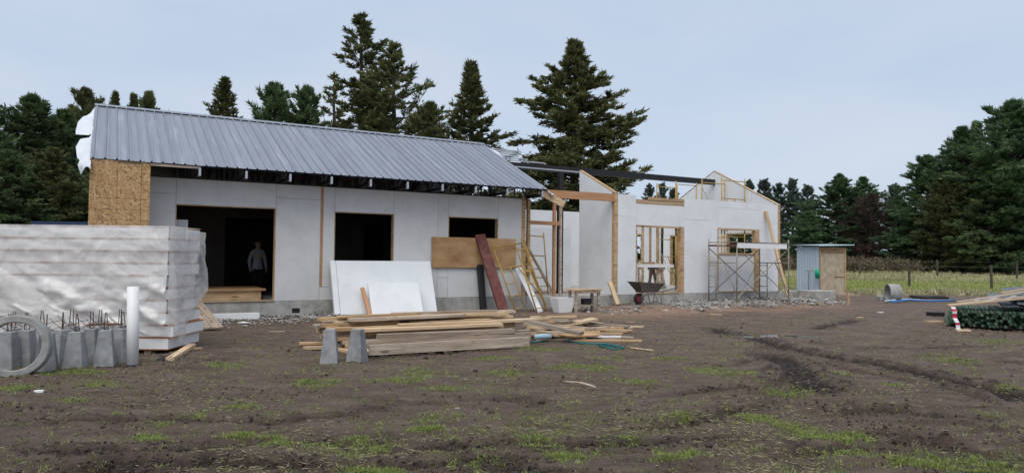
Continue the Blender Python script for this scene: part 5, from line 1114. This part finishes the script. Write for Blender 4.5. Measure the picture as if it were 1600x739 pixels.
T = [
 ('dense', -45, 150, 33, 10, 'dark dense conifer cut off by the left picture edge', gl_, 1.), ('dense', 42, 148, 35, 80, 'dark dense conifer rising left of the house roof', gl_, .95),
 ('olive', 78, 232, 31.5, 200, 'lower olive conifer directly behind the blue container', gl_, 1.15), ('olive', 128, 140, 40, 30, 'brownish conifer topping out beside the roof left corner', gl_, .9),
 ('narrow', 173, 143, 46, 50, 'small conifer tip just right of the roof left corner', gb_, .7), ('narrow', 203, 147, 47, 120, 'small conifer tip between two others above the roof left end', gb_, .7), ('olive', 226, 145, 45, 75, 'loose conifer tip above the roof, third from its left corner', gb_, .7),
 ('dense', 96, 172, 37, 220, 'dark conifer between the left edge trees and the roof corner', gl_, .95), ('dense', 10, 235, 30, 300, 'low dark conifer at the left edge above the wrapped stack', gl_, 1.1), ('dense', 165, 215, 33, 140, 'dark conifer filling in behind the strand board corner', gl_, 1.), ('narrow', 345, 121, 38, 20, 'pointed conifer standing alone above the roof left half', gb_, 1.0),
 ('round', 425, 133, 40, 60, 'rounded dark tree above the middle of the roof', gb_, .85), ('round', 474, 138, 42, 200, 'rounded dark tree right of a similar one above the roof', gb_, .7), ('thin', 519, 116, 40, 0, 'thin sparse conifer left of the tallest tree', gb_, 1.),
 ('tall', 560, 20, 38, 35, 'tallest conifer with layered branches above the roof', gb_, 1.), ('wide', 612, 64, 36.5, 0, 'tall conifer with long branches, right of the tallest', gb_, .92), ('olive', 668, 160, 35, 150, 'short conifer between the tall pair and the conical one', gb_, .75), ('round', 585, 150, 41, 250, 'dark tree low behind the two tallest conifers', gb_, .9),
 ('narrow', 733, 96, 35.5, 70, 'neat conical conifer above the right end of the roof', gb_, 1.12), ('cypress', 897, 60, 36, 0, 'large broad cypress standing behind the gap between the houses', gb_, 1.),
 ('euc', 1014, 290, 88, 0, 'distant eucalyptus left of the others behind the wing', 'eucalypts far behind', .8), ('euc', 1034, 288, 90, 50, 'distant eucalyptus, second from left behind the wing', 'eucalypts far behind', .8), ('euc', 1052, 296, 92, 90, 'distant eucalyptus third from left behind the wing', 'eucalypts far behind', .8),
 ('euc', 1170, 284, 86, 10, 'distant eucalyptus just behind the gable slope', 'eucalypts far behind', .8), ('euc', 1194, 282, 84, 100, 'distant eucalyptus right of the gable, leftmost clear one', 'eucalypts far behind', .9), ('euc', 1217, 288, 86, 150, 'distant eucalyptus right of the gable, second clear one', 'eucalypts far behind', .9), ('euc', 1239, 281, 84, 220, 'distant eucalyptus right of the gable, tallest one', 'eucalypts far behind', .9), ('euc', 1262, 291, 82, 280, 'distant eucalyptus beside the green conifers', 'eucalypts far behind', .9), ('euc', 1396, 290, 84, 30, 'distant eucalyptus showing between the two conifer masses', 'eucalypts far behind', 1.),
 ('feather', 1312, 272, 62, 0, 'green conifer leftmost of the right hand wood', gr_, .95), ('feather2', 1350, 276, 63, 90, 'green conifer behind the bare brown tree', gr_, .9), ('feather', 1262, 330, 66, 90, 'low green conifer behind the shed roof', gr_, 1.1), ('feather', 1205, 335, 70, 40, 'low green conifer behind the far gable window', gr_, 1.1), ('feather2', 1150, 345, 72, 140, 'low green conifer behind the wing scaffold', gr_, 1.2), ('dense', 1060, 330, 60, 40, 'dark low conifer behind the wing doorway', gr_, 1.2), ('dead', 1362, 305, 57, 30, 'bare brown dead tree among the green conifers', gr_, 1.),
 ('feather2', 1405, 305, 60, 190, 'low green conifer right of the bare brown tree', gr_, 1.1), ('feather', 1450, 243, 52, 130, 'green conifer stepping up in the right hand wood', gr_, .9), ('feather2', 1503, 198, 50, 250, 'tall green conifer in the middle of the right hand wood', gr_, .85), ('narrow', 1527, 190, 52, 10, 'pointed conifer tip in the right hand wood', gr_, 1.), ('olive', 1480, 270, 46, 60, 'yellowish conifer at the front of the right hand wood', gr_, 1.),
 ('feather', 1582, 158, 46, 60, 'tall green conifer at the right picture edge', gr_, .95), ('feather2', 1660, 130, 45, 330, 'tallest green conifer cut by the right picture edge', gr_, 1.), ('dense', 1545, 240, 44, 280, 'dark conifer at the front right of the wood', gr_, 1.), ('feather', 1630, 260, 42, 20, 'low green conifer cut by the right edge', gr_, 1.)]
for a in T: tree(*a)

# ---------------------------------------------------------------- grasses, scrub, rubble (uncountable)
def scatter(n, fn, ylo, yhi, power=1.):
    out = []; tot = 0
    while tot < n:
        m = n * 4; y = 1 / rng.uniform(1 / yhi, 1 / ylo, m) if power == 2 else rng.uniform(ylo, yhi, m); x = rng.uniform(-1, 1, m) * (.78 * y + 1.)
        k = rng.random(m) < fn(x, y); out.append(np.stack([x[k], y[k]], 1)); tot += int(k.sum())
    return np.concatenate(out)[:n]
def inside(x, y):
    s = (x - P0.x) * DV.x + (y - P0.y) * DV.y; t = (x - P0.x) * NV.x + (y - P0.y) * NV.y
    u_ = (x - PO.x) * math.cos(PA) + (y - PO.y) * math.sin(PA); v_ = -(x - PO.x) * math.sin(PA) + (y - PO.y) * math.cos(PA)
    return (t > -.9) | ((u_ > -.6) & (u_ < 2.6) & (v_ > .05) & (v_ < 2)) | ((x < SP.x + .1) & (y > SP.y - .3) & (y < SP.y + 1.3))
def gfn(x, y):
    _, fr = track_fields(x, y)
    return np.clip(patch_field(x, y) * .75 * sst(.25, .6, fbm(x, y, 7., 177, 2)) + grass_field(x, y) * .05 + .016, 0, 1) * (1 - fr) * (~inside(x, y))
tuft = scatter(10500, gfn, 4.2, 20, 2)
nbld = 10; base = np.repeat(tuft, nbld, 0) + rng.normal(0, .022, (len(tuft) * nbld, 2)); zg_, _ = full_h(base[:, 0], base[:, 1])
n = len(base); dr = unit(np.stack([rng.normal(0, .6, n), rng.normal(0, .6, n), rng.uniform(.35, 1.1, n)], 1)); hgt = np.repeat(rng.uniform(.012, .048, len(tuft)), nbld) * rng.uniform(.5, 1.2, n)
v, f, tn = sprays(np.column_stack([base, zg_ - .004]), dr, hgt, np.full(n, .0018) + base[:, 1] * .00022, np.clip(np.repeat(rng.uniform(.1, .8, len(tuft)), nbld) + rng.normal(0, .15, n), 0, 1))
tag(link('grass', npmesh('grass', v, f, M['grass'], dict(tint=tn))), 'short green grass tufts scattered over the mud', 'grass', kind='stuff')
# dry stalks and litter on the mud
def sfn(x, y): return np.clip(sst(.45, .7, fbm(x, y, 1.1, 171, 3)), .05, 1) * (~inside(x, y))
st = scatter(16000, sfn, 4.2, 24, 2); n = len(st); zg_, _ = full_h(st[:, 0], st[:, 1]); a_ = rng.uniform(0, 6.28, n)
v, f, tn = sprays(np.column_stack([st, zg_ + .004]), unit(np.stack([np.cos(a_), np.sin(a_) * .7, rng.uniform(-.05, .25, n)], 1)), rng.uniform(.02, .09, n), np.full(n, .0022) + st[:, 1] * .0002, rng.uniform(0, .8, n))
tag(link('dry_stalks', npmesh('dry_stalks', v, f, M['straw'], dict(tint=tn))), 'dry grass stalks littering the mud', 'dry grass', kind='stuff')
# clods of mud
def blob(n, pts, rad, seed, flat=.7):
    g = np.random.default_rng(seed); ico = bmesh.new(); bmesh.ops.create_icosphere(ico, subdivisions=1, radius=1); bv = np.array([q.co[:] for q in ico.verts]); bf = np.array([[q.index for q in fc.verts] for fc in ico.faces]); ico.free()
    V = bv[None] * g.uniform(.6, 1.3, (n, len(bv), 1)) * g.uniform(.6, 1.2, (n, 1, 3)) * np.array([1, 1, flat]) * rad[:, None, None] + pts[:, None]
    return V.reshape(-1, 3), (bf[None] + (np.arange(n) * len(bv))[:, None, None]).reshape(-1, 3)
def cfn(x, y):
    _, fr = track_fields(x, y); return np.clip(fr * .9 + sst(.5, .7, fbm(x, y, .9, 61, 3)) * .14 + .01, 0, 1) * (~inside(x, y))
cp = scatter(9000, cfn, 4.2, 20, 2); zc, _ = full_h(cp[:, 0], cp[:, 1]); rad = rng.uniform(.005, .02, len(cp)) * (1 + (rng.random(len(cp)) < .08) * .9)
v, f = blob(len(cp), np.column_stack([cp, zc + .002]), rad, 3)
tag(link('mud_clods', npmesh('mud_clods', v, f, pmat('clod_soil', [(.032, .023, .02), (.065, .048, .042)], 9, .9, .5, 40))), 'dark clods of turned mud along the ruts', 'soil', kind='stuff')
# rubble along the footings
def rubble(n, s0, s1, t0, t1, r0, r1, label, seed, name='rubble'):
    g = np.random.default_rng(seed); s = g.uniform(s0, s1, n); t = np.clip(g.normal((t0 + t1) / 2, (t1 - t0) / 3.4, n), t0 - .3, t1 + .0)
    p = np.array([P0.x, P0.y]) + np.outer(s, DV[:2]) + np.outer(t, NV[:2]); z = base_h(p[:, 0], p[:, 1]); rad = g.uniform(r0, r1, n) * (1 + (g.random(n) < .06) * 1.2)
    heap = .12 * np.maximum(0, fbm(p[:, 0], p[:, 1], 1.1, 5, 2) - .35) * 2
    v, f = blob(n, np.column_stack([p, z + rad * .2 + heap * g.random(n)]), rad, seed + 1, .6); return tag(link(name, npmesh(name, v, f, M['stone'])), label, 'rubble', kind='stuff')
rubble(2600, 10.6, 18.2, -2.0, -.25, .012, .055, 'grey stone rubble heaped along the wing footing', 31)
rubble(600, 7.0, 11.0, -2.2, -.2, .01, .035, 'small stones scattered by the workbench and wheelbarrow', 33, 'small_rubble')
rubble(900, -2.4, 1.2, -1.5, -.1, .01, .035, 'stony spoil along the doorway footing', 35, 'stony_spoil')
# field grass beyond the plot
def ffn(x, y): return sst(31.5, 34, y) * np.clip(.25 + sst(.4, .65, fbm(x, y * 2, .25, 201, 3)), 0, 1) * (x > 9) * (np.hypot(x - SX, y - SY - .3) > 1.7)
ft = scatter(8000, ffn, 31.5, 78, 2); base = np.repeat(ft, 6, 0) + rng.normal(0, .12, (len(ft) * 6, 2)); n = len(base); zg_ = base_h(base[:, 0], base[:, 1])
tall = np.repeat(rng.uniform(.10, .26, len(ft)) + .16 * sst(.5, .65, fbm(ft[:, 0], ft[:, 1], .3, 207, 2)), 6) * np.where((base[:, 1] > 36) & (base[:, 1] < 46), .55, 1)
v, f, tn = sprays(np.column_stack([base, zg_ - .03]), unit(np.stack([rng.normal(0, .35, n), rng.normal(0, .3, n), np.ones(n)], 1)), tall * rng.uniform(.6, 1.2, n), rng.uniform(.02, .045, n), rng.uniform(0, 1, n))
tag(link('dry_field_grass', npmesh('dry_field_grass', v, f, M['straw'], dict(tint=tn))), 'tall dry grass standing in the fenced field', 'dry grass', kind='stuff')
gf = scatter(5000, lambda x, y: sst(35, 38, y) * (1 - sst(46, 49, y)) * (x > 11) * .8, 35, 49); base = np.repeat(gf, 5, 0) + rng.normal(0, .1, (len(gf) * 5, 2)); n = len(base); zg_ = base_h(base[:, 0], base[:, 1])
v, f, tn = sprays(np.column_stack([base, zg_ - .02]), unit(np.stack([rng.normal(0, .4, n), rng.normal(0, .3, n), np.ones(n)], 1)), rng.uniform(.08, .22, n), rng.uniform(.02, .04, n), rng.uniform(.3, 1, n))
tag(link('field_grass', npmesh('field_grass', v, f, M['grass'], dict(tint=tn))), 'greener grass strip in the fenced field', 'grass', kind='stuff')
# brown scrub at the foot of the wood
def scf(x, y): return (x > 14) * 1. * sst(.35, .6, fbm(x, y, .2, 221, 3))
sp = scatter(1500, scf, 63, 76); base = np.repeat(sp, 26, 0) + rng.normal(0, .4, (len(sp) * 26, 2)); n = len(base); hh = rng.uniform(.1, 1.0, n) * np.repeat(rng.uniform(.6, 1.3, len(sp)), 26)
v, f, tn = sprays(np.column_stack([base, base_h(base[:, 0], base[:, 1]) + hh]), unit(rng.normal(0, 1, (n, 3)) + [0, 0, .6]), rng.uniform(.2, .5, n), rng.uniform(.03, .07, n), rng.uniform(0, 1, n))
tag(link('scrub', npmesh('scrub', v, f, M['shrub'], dict(tint=tn))), 'brown scrub along the foot of the wood', 'scrub', kind='stuff')

# small litter on the mud
for a, b, Ln, w_, ang, mt, lb in ((52, 618, .09, .06, 20, 'white', 'small white scrap on the mud below the concrete ring'), (1372, 489, .16, .1, 10, 'white', 'small white scrap on the mud left of the pole bundle'), (1340, 498, .2, .08, 30, 'freshwood', 'pale wood scrap on the mud beyond the ruts'),
                              (1110, 492, .3, .08, -20, 'freshwood', 'pale wood scrap on the clay before the rubble'), (1262, 478, .45, .2, 5, 'redwood', 'orange board scrap lying on the rubble'), (980, 505, .25, .07, 40, 'wood', 'little wood scrap between the workbench and the loose heap'),
                              (420, 520, .3, .06, 15, 'oldwood', 'thin weathered scrap on the mud left of the lumber pile'), (375, 507, .22, .12, -30, 'foam', 'white foam crumb below the doorway footing'), (1040, 488, .2, .1, 60, 'foam', 'white foam crumb before the wheelbarrow'), (700, 640, .12, .03, 35, 'oldwood', 'tiny wood splinter on the open mud')):
    p = G(a, b); plank((p.x, p.y, hz(p.x, p.y) + .004), R(ang), Ln, w_, .02, mt, lb, None, 0, 0, 'scrap', 'scrap')
